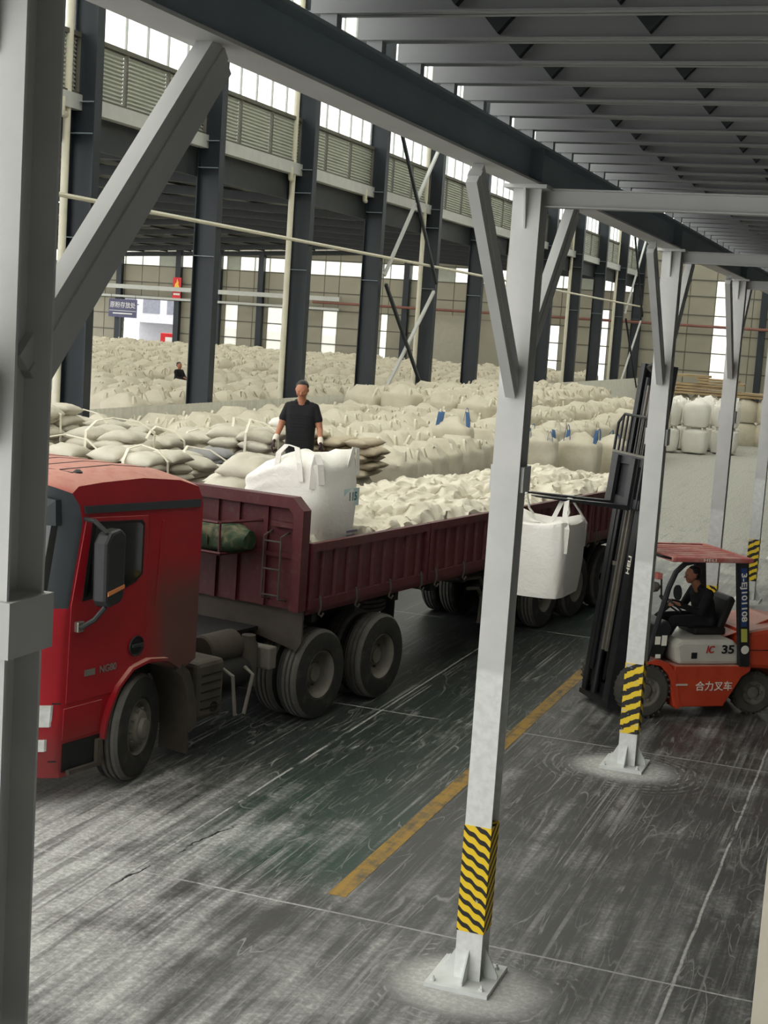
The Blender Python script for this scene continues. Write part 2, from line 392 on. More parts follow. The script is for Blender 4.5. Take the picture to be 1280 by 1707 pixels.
for k in range(-1, 7):
    t = empty('walkway_column', (WX, WY + WS * k, 0), 0, COLS[k + 1], 'column', 'columns carrying the mezzanine')
    s = MB(); s.box(-CW, CW, 0, .012, .03, 5.62); s.box(-CW, CW, CD - .012, CD, .03, 5.62); s.box(-.005, .005, .01, CD - .01, .03, 5.62)
    s.build('shaft', 'colpaint', t)
    MB().box(-.26, .21, -.19, CD + .15, 0, .03).build('base_plate', 'white_tape_dust', t)
    for fx, fy, dx, dy in ((-.004, 0, 0, -1), (.0, CD * .5, 1, 0), (.004, CD * .5, -1, 0)):
        st = MB(); L = .13
        ox = (CW if dx else 0) * dx
        st.prism([(0, .03), (L if not dx else L * .8, .03), (L * (1 if not dx else .8), .06), (.0, .25)],
                 lambda a, z: (ox + dx * a - (0 if dx else .006), fy + dy * a - (.006 if dx else 0), z), lambda a, z: (ox + dx * a + (0 if dx else .006), fy + dy * a + (.006 if dx else 0), z))
        st.build('stiffener', 'white_tape_dust', t, fix=True)
    for bx, by in ((-.21, -.13), (.15, -.13), (.15, .27), (-.21, .27)):
        bo = MB(); bo.lathe([(.03, 0), (.03, .018), (.048, .018), (.048, .008), (.07, .008), (.07, 0)], (bx, by, 0), 'z', 6); bo.build('bolt', 'white_tape_dust', t)
    if k >= 0:
        tp = MB(); d = .004; tp.box(-CW - d, CW + d, -d, CD + d, .385, 1.17); o = tp.build('hazard_tape', 'tape' if k % 2 == 0 else 'tape2', t); o['label'] = 'yellow and black striped tape'
    cl = MB(); cl.box(-CW - .02, CW + .025, .03 if k >= 0 else -.02, CD + .02, 3.57, 3.745)
    cl.build('clamp_plate', 'grey', t)
    MB().box(-.15, .15, -.08, CD + .1, 5.62, 5.645).build('cap_plate', 'grey', t)
    cs = MB(); cs.prism([(0, 5.62), (-.075, 5.62), (-.01, 5.36), (0, 5.36)], lambda a, z: (-.006, a, z), lambda a, z: (.006, a, z)); cs.build('cap_stiffener', 'grey', t, fix=True)
    # knee braces of H section, 45 degrees, fore and aft
    for sgn in (-1, 1):
        y0 = (0 if sgn < 0 else CD); a = Vector((0, y0 - sgn * .03, 4.28)); bb = Vector((0, y0 + sgn * 1.22, 5.56 + .02))
        if sgn > 0: a = Vector((0, y0 - .02, 4.42)); bb = Vector((0, y0 + 1.18, 5.62))
        br = MB(); dd = (bb - a).normalized(); nn = Vector((0, -dd.z, dd.y)) if True else None
        if nn.z > 0: nn = -nn
        br.bar(a, bb, .07, .18, up=nn); br.bar(a, bb, .085, .05, up=nn)
        br.build('knee_brace', 'grey', t)

# ---- dark building columns, clerestory and low partition along x = -17.6
BX, BY, BS = -17.6, 28.2, 6.0
ordn = ['first', 'second', 'third', 'fourth', 'fifth', 'sixth', 'seventh', 'eighth', 'ninth', 'tenth', 'eleventh', 'last']
for k in range(12):
    t = empty('building_column', (BX, BY + BS * k, 0), 0, '%s dark blue steel building column from the left%s' % (ordn[k], ', with a cream downpipe' if k % 2 == 0 else ', carrying no downpipe'), 'column', 'dark columns under the clerestory')
    hd, hf = .30, .15
    MB().box(-hd, hd, -.008, .008, 0, 16).build('web', 'blue', t)
    for x in (-hd, hd): MB().box(x - .012, x + .012, -hf, hf, 0, 16).build('flange', 'blue', t)
    for z in (1.2, 6.1, 8.33, 9.0): MB().box(-hd + .012, hd - .012, -hf, hf, z - .008, z + .008).build('stiffener', 'bluelight', t)
    if k % 2 == 0:
        MB().tube([(-.2, -.42, 0), (-.2, -.42, 15.9)], .085, 12).build('downpipe', 'cream', t, 40)
    if k in (0, 2, 3, 4):
        e = MB(); e.tube([(-.12, -.75, 9.0), (-.12, -.75, 8.78), (-.14, -.7, 8.68), (-.17, -.58, 8.66), (-.2, -.45, 8.66)], .075, 10); e.build('elbow_pipe', 'cream', t, 40)
# crossed bracing in two bays
for bay, zz in ((3, (1.8, 6.0)), (3, (6.3, 11.6)), (10, (1.8, 6.0)), (10, (6.3, 11.6))):
    y0, y1 = BY + BS * bay + .2, BY + BS * (bay + 1) - .45
    up_ = 'upper' if zz[0] > 6 else 'lower'; wh = 'fourth' if bay == 3 else 'eleventh'
    one('brace_rod', MB().bar((BX + .38, y0, zz[0]), (BX + .38, y1, zz[1]), .1), 'grey', 'pale diagonal brace, %s half of the %s column bay, rising away from the camera' % (up_, wh), 'brace', 'crossed bracing')
    one('brace_rod', MB().bar((BX + .46, y0, zz[1]), (BX + .46, y1, zz[0]), .1), 'blue', 'dark diagonal brace, %s half of the %s column bay, falling away from the camera' % (up_, wh), 'brace', 'crossed bracing')
# conduit between the columns
one('conduit_pipe', MB().tube([(BX + .36, 20, 6.9), (BX + .36, 94, 6.9)], .05, 8), 'cream', 'long thin pale pipe running across all dark columns', 'pipe', smooth=40)
wl = empty('wall_left', kind='structure'); WLX = BX - .28
slat = MB()
for i in range(13): slat.add([(0, -.90, i * .09), (0, .90, i * .09), (.05, .90, i * .09 + .03), (.05, -.90, i * .09 + .03), (0, .90, i * .09 + .09), (0, -.90, i * .09 + .09)], [(0, 1, 2, 3), (3, 2, 4, 5)])
slat_me = slat.mesh('louver', 'louver')
for k in range(-2, 11):
    y0, y1 = BY + BS * k + .02, BY + BS * (k + 1) - .02; L = y1 - y0
    MB().box(WLX - .05, WLX + .2, y0, y1, 8.82, 9.15).build('gutter_beam', 'gutter', wl)
    MB().box(WLX - .12, WLX - .05, y0, y1, 8.1, 8.9).build('fascia', 'purlin', wl)
    MB().box(WLX - .03, WLX + .12, y0, y1, 10.36, 10.46).build('rail', 'joint', wl); MB().box(WLX - .03, WLX + .12, y0, y1, 9.15, 9.21).build('rail', 'joint', wl)
    for j in range(3):
        lv = link('louver', slat_me, wl); lv.location = (WLX + .02, y0 + L * (j + .5) / 3, 9.2)
        MB().box(WLX, WLX + .1, y0 + L * j / 3 - .03, y0 + L * j / 3 + .03, 9.2, 10.36).build('mullion', 'joint', wl)
    wd = empty('window_%d' % (k + 3), (WLX, (y0 + y1) / 2, 10.46), kind='structure')
    for j in range(6):
        for zz in (0, 1.55, 3.1):
            MB().box(.015, .025, -L / 2 + L * j / 6 + .02, -L / 2 + L * (j + 1) / 6 - .02, zz, zz + 1.5).build('pane', 'pane', wd)
        MB().box(-.01, .05, -L / 2 + L * j / 6 - .02, -L / 2 + L * j / 6 + .02, 0, 4.6).build('window_bar', 'gutter', wd)
    for zz in (1.5, 3.05): MB().box(-.01, .05, -L / 2, L / 2, zz, zz + .05).build('window_bar', 'gutter', wd)
    MB().box(-.03, .1, -L / 2, L / 2, 4.6, 5.5).build('window_head', 'gutter', wd)
# main hall roof, above the picture, with light strips
hr_ = struct('ceiling', MB().box(-18, 2.5, 94.2, 94.6, 15.8, 16.1), 'gutter')
for k in range(-7, 11):
    y0 = BY + BS * k
    MB().box(-18, 2.5, y0 - 1.35, y0 + 1.35, 16, 16.05).build('roof_sheet', 'gutter', hr_); MB().box(-18, 2.5, y0 + 1.35, y0 + 4.65, 16, 16.02).build('skylight', 'skylight', hr_)
    MB().box(-17.5, 2.3, y0 - .12, y0 + .12, 15.3, 16).build('girder', 'blue', hr_)
# low corrugated partition
part = empty('corrugated_partition', (BX + .42, BY, 0), 0, 'low white corrugated partition running along the feet of the dark columns', 'partition')
cs = MB(); n = 120; pts = []
for i in range(n + 1): pts.append((.03 if (i // 2) % 2 else 0, 6 * i / n))
vs = [(x, y, z) for x, y in pts for z in (0, 2.38)]; vs += [(x - .006, y, z) for x, y in pts for z in (0, 2.38)]
o_ = 2 * (n + 1)
cs.add(vs, [(2 * i, 2 * i + 2, 2 * i + 3, 2 * i + 1) for i in range(n)] + [(o_ + 2 * i + 1, o_ + 2 * i + 3, o_ + 2 * i + 2, o_ + 2 * i) for i in range(n)])
MT['white_sheet'] = mat('white_corrugated_sheet', (218, 217, 206), .6, var=.06)
cme = cs.mesh('sheet', 'white_sheet')
for k in range(11):
    s = link('sheet', cme, part); s.location = (0, BS * k, 0)

# ---- annex roof
def zr(x):
    q = (-17.6 - x) % 38.0
    return 8.72 + .05 * (q if q < 19 else 38 - q)
an = MB(); an.box(-62, -61.9, 26, 94.2, 8.5, 8.9); an = an.build('ceiling', 'roof'); an['kind'] = 'structure'
seg = [(-17.95, -36.6), (-36.6, -55.6), (-55.6, -62)]
for bay in range(-1, 11):
    y0 = BY + BS * bay; wbay = 1.7
    for xa, xb in seg:
        for ya, yb, m, nm in ((y0, y0 + 1.7, 'roof', 'roof_sheet'), (y0 + 1.7, y0 + 4.3, 'skylight', 'skylight'), (y0 + 4.3, y0 + 6, 'roof', 'roof_sheet')):
            za, zb = zr(xa), zr(xb)
            MB().add([(xa, ya, za), (xb, ya, zb), (xb, yb, zb), (xa, yb, za), (xa, ya, za + .02), (xb, ya, zb + .02), (xb, yb, zb + .02), (xa, yb, za + .02)],
                     [(0, 1, 2, 3), (7, 6, 5, 4), (0, 4, 5, 1), (1, 5, 6, 2), (2, 6, 7, 3), (3, 7, 4, 0)]).build(nm, m, an)
for k in range(12):
    yy = BY + BS * k
    for xa, xb in seg:
        g = MB(); g.bar((xa, yy, zr(xa) - .24), (xb, yy, zr(xb) - .24), .2, .3); g.build('girder', 'purlin', an)
x = -19.2
while x > -58:
    g = MB(); g.box(x - .04, x + .04, 22.2, 94, zr(x) - .1, zr(x) - .01); g.build('purlin', 'purlin', an); x -= 1.9
# ---- end wall: sheets between girts and studs, light strips, a doorway and a window row
EY = 94.45
ZR = [1.95, 3.1, 4.25, 5.4, 6.6, 7.78, 8.8, 9.9, 11.0, 12.1]
ew = struct('wall_back', MB().box(-62, -55.1, EY, EY + .25, 0, 1.95).box(-50.9, 4.4, EY, EY + .25, 0, 1.95).box(-5, 4.4, EY, EY + .25, 1.95, 12.1), 'concrete')
LT = [(-46.9, -45.9, 0, 3), (-43.6, -42.4, 0, 3), (-39.4, -38.3, 0, 3), (-35.1, -34.6, 0, 3), (-25.4, -24.6, 0, 4), (-23.3, -22.6, 0, 3), (-20.4, -19.4, 0, 4), (-12.75, -11.75, 0, 6)]
edges = [-61.5, -55.1, -50.9] + [e for l in LT for e in l[:2]] + [-17.6, -5.0]
edges.sort(); XS = []
for a, b2 in zip(edges, edges[1:]):
    n = max(1, round((b2 - a) / 1.45)); XS += [a + (b2 - a) * i / n for i in range(n)]
XS.append(-5.0)
wall_me = {}; wn = 20; tog = 0
for ci, (xa, xb) in enumerate(zip(XS, XS[1:])):
    xm = (xa + xb) / 2; hall = xm > -17.6; lt = [l for l in LT if l[0] - .01 <= xa and xb <= l[1] + .01]
    for r in range(9 if hall else 7):
        za, zb = ZR[r], ZR[r + 1]
        if -55.1 < xm < -50.9 and r < 3: continue
        if not hall and r == 5 and ci % 4 != 2:
            wn += 1; wd = empty('window_%d' % wn, (xa, EY, za), kind='structure')
            MB().box(.04, xb - xa - .04, .02, .03, .04, zb - za - .04).build('pane', 'skylight', wd)
            MB().box(0, .04, 0, .06, 0, zb - za).box(xb - xa - .04, xb - xa, 0, .06, 0, zb - za).box(.04, xb - xa - .04, 0, .06, 0, .05).box(.04, xb - xa - .04, 0, .06, zb - za - .05, zb - za).build('window_frame', 'gutter', wd)
            continue
        m = 'skylight' if lt and lt[0][2] <= r < lt[0][3] else ('louver' if (not hall and r == 5) else 'panel')
        key = (round(xb - xa, 3), r, m)
        if key not in wall_me: wall_me[key] = MB().box(.025, xb - xa - .025, 0, .03, .025, zb - za - .025).mesh('wall_sheet', m)
        o = link('light_strip' if m == 'skylight' else 'wall_sheet', wall_me[key], ew); o.location = (xa, EY, za)
for z in ZR[1:8]:
    for a, b2 in (((-61.5, -55.1), (-50.9, -5.0)) if z < 5.3 else ((-61.5, -5.0),)): MB().box(a, b2, EY - .03, EY + .06, z - .035, z + .035).build('girt', 'joint', ew)
for x in XS:
    if -55.05 < x < -50.95: MB().box(x - .03, x + .03, EY + .03, EY + .08, 5.4, 9.9).build('stud', 'joint', ew)
    else: MB().box(x - .03, x + .03, EY + .03, EY + .08, 1.95, 9.9 if x < -17.6 else 12.1).build('stud', 'joint', ew)
for i, x in enumerate((-55.4, -50.6, -47.4, -44.1, -33.3, -28.6, -9.7)):
    MB().box(x - .2, x + .2, EY - .4, EY - .03, 0, 9.2 if x < -17.6 else 12.1).build('post', 'blue', ew)
MB().tube([(-40, EY - .5, 5.92), (-6, EY - .5, 5.92)], .09, 8).build('fire_pipe', mat('rust_red_pipe', (128, 84, 74), .6), ew, 40)
MB().box(-58, -38, EY - .6, EY - .45, 6.05, 6.35).box(-58, -38, EY - .6, EY - .45, 5.42, 5.58).build('crane_rail', 'gutter', ew)
MB().box(-31.6, -28.9, EY - .08, EY - .03, 0, 5.6).build('sliding_door', mat('grey_sliding_door', (168, 165, 150), .6, var=.04), ew)
MB().box(-28.2, -25.8, EY - .08, EY - .03, 0, 5.4).build('sliding_door', 'panel', ew)
# ---- things by and beyond the doorway
MT['banner'] = mat('blue_grey_banner', (92, 92, 122), .7, var=.08); MT['white'] = mat('white_plastic', (236, 236, 232), .5, var=.03)
MT['red'] = mat('signal_red', (214, 40, 48), .5, var=.1)
bn = empty('banner', (-54.75, EY - .75, 4.62), 0, 'blue grey hanging banner with white Chinese lettering beside the doorway', 'banner')
MB().box(-1.15, 1.15, 0, .05, -.65, .65).build('cloth', 'banner', bn)
text('原粉存放处', .47, 'white', bn, (1, 0, 0), (0, 0, 1), (0, -.006, .2), sx=.9)
MB().box(-.8, .8, -.004, 0, -.42, -.34).build('small_print', 'white', bn); MB().box(-1.1, 1.1, -.004, 0, -.2, -.17).build('printed_rule', 'white', bn)
for hx in (-1.0, 1.0): MB().bar((hx, .02, .65), (hx, .02, 1.0), .02).build('hanger', 'black', bn)
MB().box(-1.15, 1.15, .05, .3, .3, .36).build('bracket', 'black', bn)
bs = empty('fire_safety_board', (-50.6, EY - .445, 6.3), 0, 'small red board with a flame picture on the post right of the doorway', 'sign')
MB().box(-.33, .33, 0, .04, -.85, .75).build('board', 'red', bs)
MT['flame'] = mat('flame_yellow', (250, 196, 70), .5)
fp = [(0, -.4), (.17, -.3), (.2, -.1), (.1, .05), (.12, .2), (0, .45), (-.04, .2), (-.15, .08), (-.2, -.15), (-.14, -.32)]
MB().prism([(a, b + .2) for a, b in fp], lambda a, z: (a, -.004, z), lambda a, z: (a, 0, z)).build('flame_mark', 'flame', bs, fix=True)
MB().box(-.25, .25, -.004, 0, -.5, -.36).build('printed_band', 'white', bs)
rg = empty('pump_cabinet', (-53.9, 100, 0), 0, 'bright red cabinet with ribbed front standing outside the doorway', 'cabinet')
MB().box(-1.15, 1.15, 0, .8, 0, 2.95).build('body', 'red', rg, bevel=.05)
for i in range(6): MB().box(-.95 + i * .34, -.8 + i * .34, -.05, 0, .2, 1.8).build('rib', 'red', rg)
MB().box(-.7, .7, -.03, 0, 2.1, 2.65).build('panel', 'white', rg)
fb = empty('far_building', (-60, 125, 0), 0, 'pale building with grey windows seen through the far doorway', 'building')
MT['pale'] = mat('pale_render', (196, 196, 204), .8, var=.05); MT['greyglass'] = mat('grey_far_glass', (120, 122, 134), .3)
MB().box(-14, 10, 0, 6, 3.4, 12).box(-14, 10, 5, 6, 0, 3.4).build('wall', 'pale', fb)
for i in range(9):
    for z in (4.3, 7.4): MB().box(-13.4 + i * 2.6, -11.6 + i * 2.6, -.05, 0, z, z + 1.7).build('window', 'greyglass', fb)

# ================================================================ RED TRACTOR UNIT   (local x = to its near side, y = backwards, z = up)
def red_paint(name, c, cab=False):
    m, t, b = base(name); P = t.n('ShaderNodeTexCoord').outputs['Object']
    sep = t.n('ShaderNodeSeparateXYZ'); t.put(sep.inputs[0], P)
    n = t.noise(P, 1.6, 5, .6); n2 = t.noise(P, 9, 5, .65)
    cc = t.mix(t.ramp(n, .3, .7), tuple(x * .86 for x in rgb(*c)[:3]) + (1,), rgb(*c))
    if cab:   # road grime thrown up behind the door, pale powder lying on the roof
        g = t.m('MULTIPLY', t.ramp(t.m('ADD', sep.outputs[1], t.m('MULTIPLY', n, .5)), .25, .75), t.ramp(t.m('SUBTRACT', sep.outputs[2], t.m('MULTIPLY', n, .6)), 1.95, 1.45))
        g = t.m('MAXIMUM', g, t.m('MULTIPLY', t.ramp(sep.outputs[2], .95, .45), .45))
        cc = t.mix(t.m('MULTIPLY', g, .85), cc, rgb(84, 70, 64))
        geo = t.n('ShaderNodeNewGeometry'); s2 = t.n('ShaderNodeSeparateXYZ'); t.put(s2.inputs[0], geo.outputs['Normal'])
        r = t.m('MULTIPLY', t.ramp(s2.outputs[2], .55, .9), t.ramp(n2, .2, .6, .55, .85))
        cc = t.mix(r, cc, rgb(196, 146, 130))
        t.put(b.inputs['Roughness'], t.ramp(r, 0, .6, .32, .8))
    else:
        b.inputs['Roughness'].default_value = .55
        cc = t.mix(t.ramp(n2, .45, .8, 0, .5), cc, rgb(92, 74, 66))
    t.put(b.inputs['Base Color'], cc); b.inputs['Specular IOR Level'].default_value = .45; return m
MT['cab'] = red_paint('red_cab_paint', (160, 26, 38), True)
MT['maroon'] = red_paint('maroon_trailer_paint', (86, 32, 36))
MT['grime'] = mat('grimy_plate', (68, 62, 54), .85, var=.2, scale=3)
MT['darkglass'] = mat('dark_tinted_glass', (16, 19, 20), .06, var=.1, spec=.8)
MT['plastic'] = mat('black_plastic', (40, 43, 44), .5, var=.12)
MT['trim'] = mat('charcoal_trim', (52, 58, 62), .45, var=.1)
MT['chrome'] = mat('dull_chrome', (170, 168, 160), .3, .8, var=.05)
MT['lens'] = mat('clear_lamp_lens', (214, 216, 214), .15, var=.15, scale=9)
MT['amber'] = mat('amber_lens', (206, 128, 78), .3, var=.1)
MT['chassis'] = mat('oily_black_chassis', (26, 25, 24), .8, var=.25, scale=4, dust=.15, dustc=(62, 57, 50))
MT['rim'] = mat('dusty_grey_rim', (108, 104, 95), .75, var=.15, scale=5)
MT['marker'] = mat('yellow_marker_lens', (226, 222, 140), .3)
TP = (-6.91, 12.4, 0)
tr = empty('tractor_truck', TP, R(-11.5), 'red tractor truck with dusty pink roof at the left', 'truck')
def fs(d): return .30 * (1 - min(max(d, 0) / .45, 1)) ** 2
def rd(d): return .09 * (1 - min(max(d, 0) / .5, 1)) ** 2
def sm(x): x = min(max(x, 0), 1); return x * x * (3 - 2 * x)
def warp(v, u, z):
    d = min(-v, 2.5 + v)
    return (v, u + fs(d) * (1 - .55 * sm((z - 2.85) / .15)) * sm((-.5 - u) / .4), z - rd(d) * sm((z - 2.72) / .25))
CP = [(.93, 1.11), (.93, 2.72), (.90, 2.84), (.84, 2.99), (.55, 3.07), (0, 3.12), (-.6, 3.11), (-1.02, 3.09), (-1.10, 3.03), (-1.11, 2.90), (-1.10, 2.66), (-1.24, 1.88), (-1.27, 1.80), (-1.29, 1.30), (-1.29, .88), (-1.32, .82), (-1.32, .42), (-1.27, .28), (-.43, .28), (-.43, .62), (-.38, .76), (-.25, 1.0), (-.08, 1.14), (.15, 1.18), (.4, 1.15), (.6, 1.05), (.67, 1.01)]
dsl = [.0, .03, .08, .15, .24, .34, .45, .8]; V = [-.02 - d for d in dsl] + [-1.25] + [-2.48 + d for d in reversed(dsl)]
cb = MB(); n = len(CP)
vs = [warp(v, u, z) for v in V for u, z in CP]
for s in range(len(V) - 1):
    for i in range(n):
        j = (i + 1) % n; cb.cur = 0
        if i in (8, 9): cb.cur = 1
        if i == 10: cb.cur = 2 if 2 < s < len(V) - 4 else 1
        cb.add([], []); o = 0
        cb.f.append((s * n + i, s * n + j, (s + 1) * n + j, (s + 1) * n + i)); cb.mi.append(cb.cur)
cb.v = [tuple(v) for v in vs]
cb.f += [tuple(range(n - 1, -1, -1)), tuple((len(V) - 1) * n + i for i in range(n))]; cb.mi += [0, 0]
cab = cb.build('cab', ['cab', 'trim', 'darkglass'], tr, 40, fix=True)
def plate(poly, name, m, v0=-.02, t=.012, parent=tr, bevel=0):
    mb = MB(); mb.prism(poly, lambda u, z: warp(v0, u, z), lambda u, z: (warp(v0, u, z)[0] + t,) + warp(v0, u, z)[1:])
    return mb.build(name, m, parent, bevel=bevel, fix=True)
dr = plate([(-1.06, 2.71), (.08, 2.67), (.10, 1.38), (.0, 1.24), (-.12, 1.17), (-.30, .98), (-1.24, .98), (-1.22, 1.9)], 'door', 'cab', t=.014, bevel=.006)
plate([(-1.0, 2.67), (-.02, 2.635), (.02, 2.60), (.02, 2.10), (-.08, 2.03), (-.3, 1.965), (-1.1, 1.93)], 'window_rubber', 'black', -.006, .006, dr)
plate([(-.97, 2.64), (-.05, 2.61), (-.01, 2.58), (-.01, 2.11), (-.1, 2.06), (-.31, 1.99), (-1.06, 1.96)], 'side_window', 'darkglass', -.002, .006, dr)
MB().lathe([(0, .0), (0, .085), (.012, .09), (.016, .1), (0, .105)], (0, -.03, 1.39), 'x', 20).build('handle_cup', 'black', dr, 40)
MB().cbox((.02, -.03, 1.40), (.03, .16, .035)).build('door_handle', 'plastic', dr, bevel=.008)
text('NG80', .095, 'chrome', dr, (0, 1, 0), (0, 0, 1), (.0, -.42, 1.235), bold=.002)
MB().box(-.004, .004, -.74, -.60, 1.205, 1.265).build('badge_bar', 'chrome', dr)
plate([(-1.08, 2.88), (.87, 2.795), (.87, 2.70), (-1.08, 2.755)], 'side_trim_strip', 'trim', -.02, .02)
plate([(.30, 2.6), (.33, 2.6), (.27, 1.75), (.24, 1.75)], 'pressed_crease', 'cab', -.02, .008)
plate([(-1.26, .935), (-.47, .935), (-.52, .63), (-1.27, .63)], 'sill_panel', 'cab', -.02, .012, bevel=.005)
plate([(-1.25, .60), (-.47, .60), (-.47, .33), (-1.25, .33)], 'step_recess', 'black', -.025, .012)
MB().box(-.25, .03, -.93, -.5, .30, .34).build('entry_step', 'grime', tr); MB().box(-.2, .03, -.55, -.48, .34, .56).build('step_bracket', 'grime', tr)
arch = MB(); ap = [(-.47, .55), (-.45, .7), (-.40, .84), (-.29, 1.03), (-.10, 1.18), (.15, 1.225), (.42, 1.19), (.62, 1.08)]
arch.ribbon([(0.0, u, z) for u, z in ap], (1, 0, 0), .09, .03); arch.build('wheel_arch_trim', 'cab', tr, 50)
rf = MB(); rp = [(.60, 1.07), (.72, .98), (.80, .82), (.86, .6), (.88, .36)]
rf.ribbon([(-.22, u, z) for u, z in rp], (1, 0, 0), .44, .03); rf.ribbon([(-.0, u + .03, z) for u, z in rp], (0, 1, .4), .12, .02); rf.build('rear_mudguard', 'grime', tr, 50)
MB().box(-.4, -.02, .86, .875, .1, .40).build('mud_flap', 'grime', tr)
# mirror on arms, standing off the A pillar
mi = MB(); mi.prism([(-.70, 2.60), (-.56, 2.63), (-.49, 2.57), (-.49, 2.0), (-.53, 1.93), (-.70, 1.89), (-.75, 1.96), (-.76, 2.5)], lambda u, z: (.12, u - .07, z), lambda u, z: (.26, u - .03, z))
mh = mi.build('mirror_housing', 'plastic', tr, bevel=.03, fix=True); mh['label'] = 'tall black wing mirror'
MB().tube([(-.02, -.80, 2.70), (.12, -.82, 2.70), (.22, -.76, 2.6)], .022, 8).build('mirror_arm', 'plastic', tr, 40)
MB().tube([(-.02, -.85, 1.72), (.05, -.86, 1.70), (.15, -.80, 1.78), (.22, -.74, 1.9)], .025, 8).build('mirror_arm', 'plastic', tr, 40)
MB().cbox((-.0, -.85, 1.70), (.08, .09, .1)).build('mirror_bracket', 'chrome', tr, bevel=.01)
MB().prism([(-.73, 2.05), (-.51, 2.10), (-.51, 2.065), (-.73, 2.01)], lambda u, z: (.262, u - .03, z), lambda u, z: (.27, u - .03, z)).build('indicator_lamp', 'amber', mh, fix=True)
# front: visor with marker lamp, wiper cowl, lamps, bumper seam
def fpt(v, u, z): return warp(v, u, z)
def front_plate(v0, v1, z0, z1, u0, u1, name, m, parent=tr, t=.02, nseg=6):
    mb = MB()
    for k in range(nseg):
        va, vb = v0 + (v1 - v0) * k / nseg, v0 + (v1 - v0) * (k + 1) / nseg
        q = [warp(va, u0, z0), warp(vb, u0, z0), warp(vb, u1, z1), warp(va, u1, z1)]
        mb.add([Vector(p) for p in q] + [Vector(p) + Vector((0, -t, 0)) for p in q], [(0, 1, 2, 3), (7, 6, 5, 4), (0, 4, 5, 1), (2, 6, 7, 3), (1, 5, 6, 2), (3, 7, 4, 0)])
    return mb.build(name, m, parent, fix=True)
front_plate(-.14, -2.36, 2.64, 2.92, -1.12, -1.10, 'sun_visor', 'trim', t=.07, nseg=10)
front_plate(-.24, -.38, 2.79, 2.85, -1.19, -1.19, 'marker_lamp', 'marker', t=.02, nseg=2)
front_plate(-.06, -.5, .78, .98, -1.315, -1.30, 'headlamp', 'lens', t=.03)
front_plate(-.08, -.4, .55, .66, -1.325, -1.325, 'fog_lamp', 'lens', t=.03)
front_plate(-.02, -2.48, .985, 1.0, -1.295, -1.295, 'bumper_seam', 'black', t=.006, nseg=12)
front_plate(-.02, -2.48, .44, .455, -1.325, -1.325, 'bumper_seam', 'black', t=.006, nseg=12)
front_plate(-.5, -2.0, 1.02, 1.7, -1.30, -1.28, 'grille', 'trim', t=.03, nseg=6)
for v in (-.45, -.8, -1.15, -1.5, -1.85):
    MB().ribbon([(lambda p: (p[0], p[1], p[2] + .001))(warp(v, u, 3.119 - (.0909 * u if u > 0 else -.0167 * u))) for u in (.5, .25, 0, -.35, -.7)], (1, 0, 0), .02, .008).build('roof_groove', 'black', tr)
MB().ribbon([(v, -.78 + .12 * abs(v + 1.25) / 1.25, 3.105 - rd(-v) * .9) for v in (-.3, -.7, -1.25, -1.8, -2.2)], (0, 1, 0), .02, .012).build('roof_groove', 'black', tr)
MB().lathe([(0, 0), (0, .05), (.03, .045), (.05, .02), (.05, 0)], (-.3, -.62, 3.07), 'z', 12).build('roof_knob', 'black', tr, 40)
# chassis and what hangs on it
for v in (-.82, -1.6): MB().box(v - .04, v + .04, -.9, 5.35, .78, 1.04).build('frame_rail', 'chassis', tr)
for u in (1.3, 2.4, 3.9, 5.25): MB().box(-1.6, -.82, u - .05, u + .05, .8, 1.0).build('cross_member', 'chassis', tr)
MB().box(-1.75, -.7, 3.3, 4.6, 1.05, 1.13).build('fifth_wheel', 'chassis', tr, bevel=.03)
for u in (3.28, 4.65): MB().tube([(-2.35, u, .52), (-.15, u, .52)], .09, 10).lathe([(-.25, 0), (-.2, .2), (0, .24), (.2, .2), (.25, 0)], (-1.25, u, .52), 'x', 16).build('drive_axle', 'chassis', tr, 50)
MB().tube([(-2.3, .12, .5), (-.2, .12, .5)], .07, 10).build('front_axle', 'chassis', tr, 50)
tk = MB().box(-.5, -.04, 1.0, 1.47, .40, 1.03).build('battery_box', 'grime', tr, bevel=.05)
for i in range(5): MB().box(-.04, -.035, 1.08, 1.40, .52 + i * .09, .535 + i * .09).build('slot', 'black', tk)
MB().lathe([(0, .0), (.0, .06), (.004, .06)], (-.038, 1.3, .52), 'x', 14).build('slot', 'black', tk)
MB().lathe([(0, 0), (0, .16), (.02, .18), (.62, .18), (.64, .16), (.64, 0)], (-.35, 1.52, .72), 'y', 18).build('air_tank', 'chassis', tr, 40)
MB().lathe([(0, 0), (0, .16), (.02, .18), (.55, .18), (.57, .16), (.57, 0)], (-.45, 1.55, 1.0), 'y', 18).build('air_tank', 'grime', tr, 40)
MB().tube([(-.15, 1.58, .86), (-.03, 1.6, .80), (-.02, 1.66, .36), (-.02, 1.82, .34), (-.02, 1.95, .76), (-.15, 1.97, .82)], .022, 8).build('guard_hoop', 'rim', tr, 40)
MB().lathe([(.55, 0), (.55, .11), (1.02, .11), (1.06, .08), (1.12, .08), (1.12, 0)], (-.3, 2.22, 0), 'z', 16).build('air_filter', 'grime', tr, 40)
MB().box(-.4, -.1, 2.36, 2.5, .72, .98).build('valve_box', 'rim', tr, bevel=.02)
MB().box(-1.9, -.6, 1.1, 3.2, 1.05, 1.09).build('deck_plate', 'chassis', tr)
TYRE = [(-.29, .30), (-.295, .42), (-.28, .50), (-.25, .53), (-.215, .535), (-.21, .52), (-.195, .52), (-.19, .536), (-.155, .536), (-.15, .52), (-.135, .52), (-.13, .536), (-.095, .536), (-.09, .52), (-.075, .52), (-.07, .535), (-.04, .53), (-.01, .50), (.005, .42), (0, .30), (-.02, .285)]
tm_ = MB(); nT = 48; tm_.lathe(TYRE, (0, 0, 0), 'x', nT)
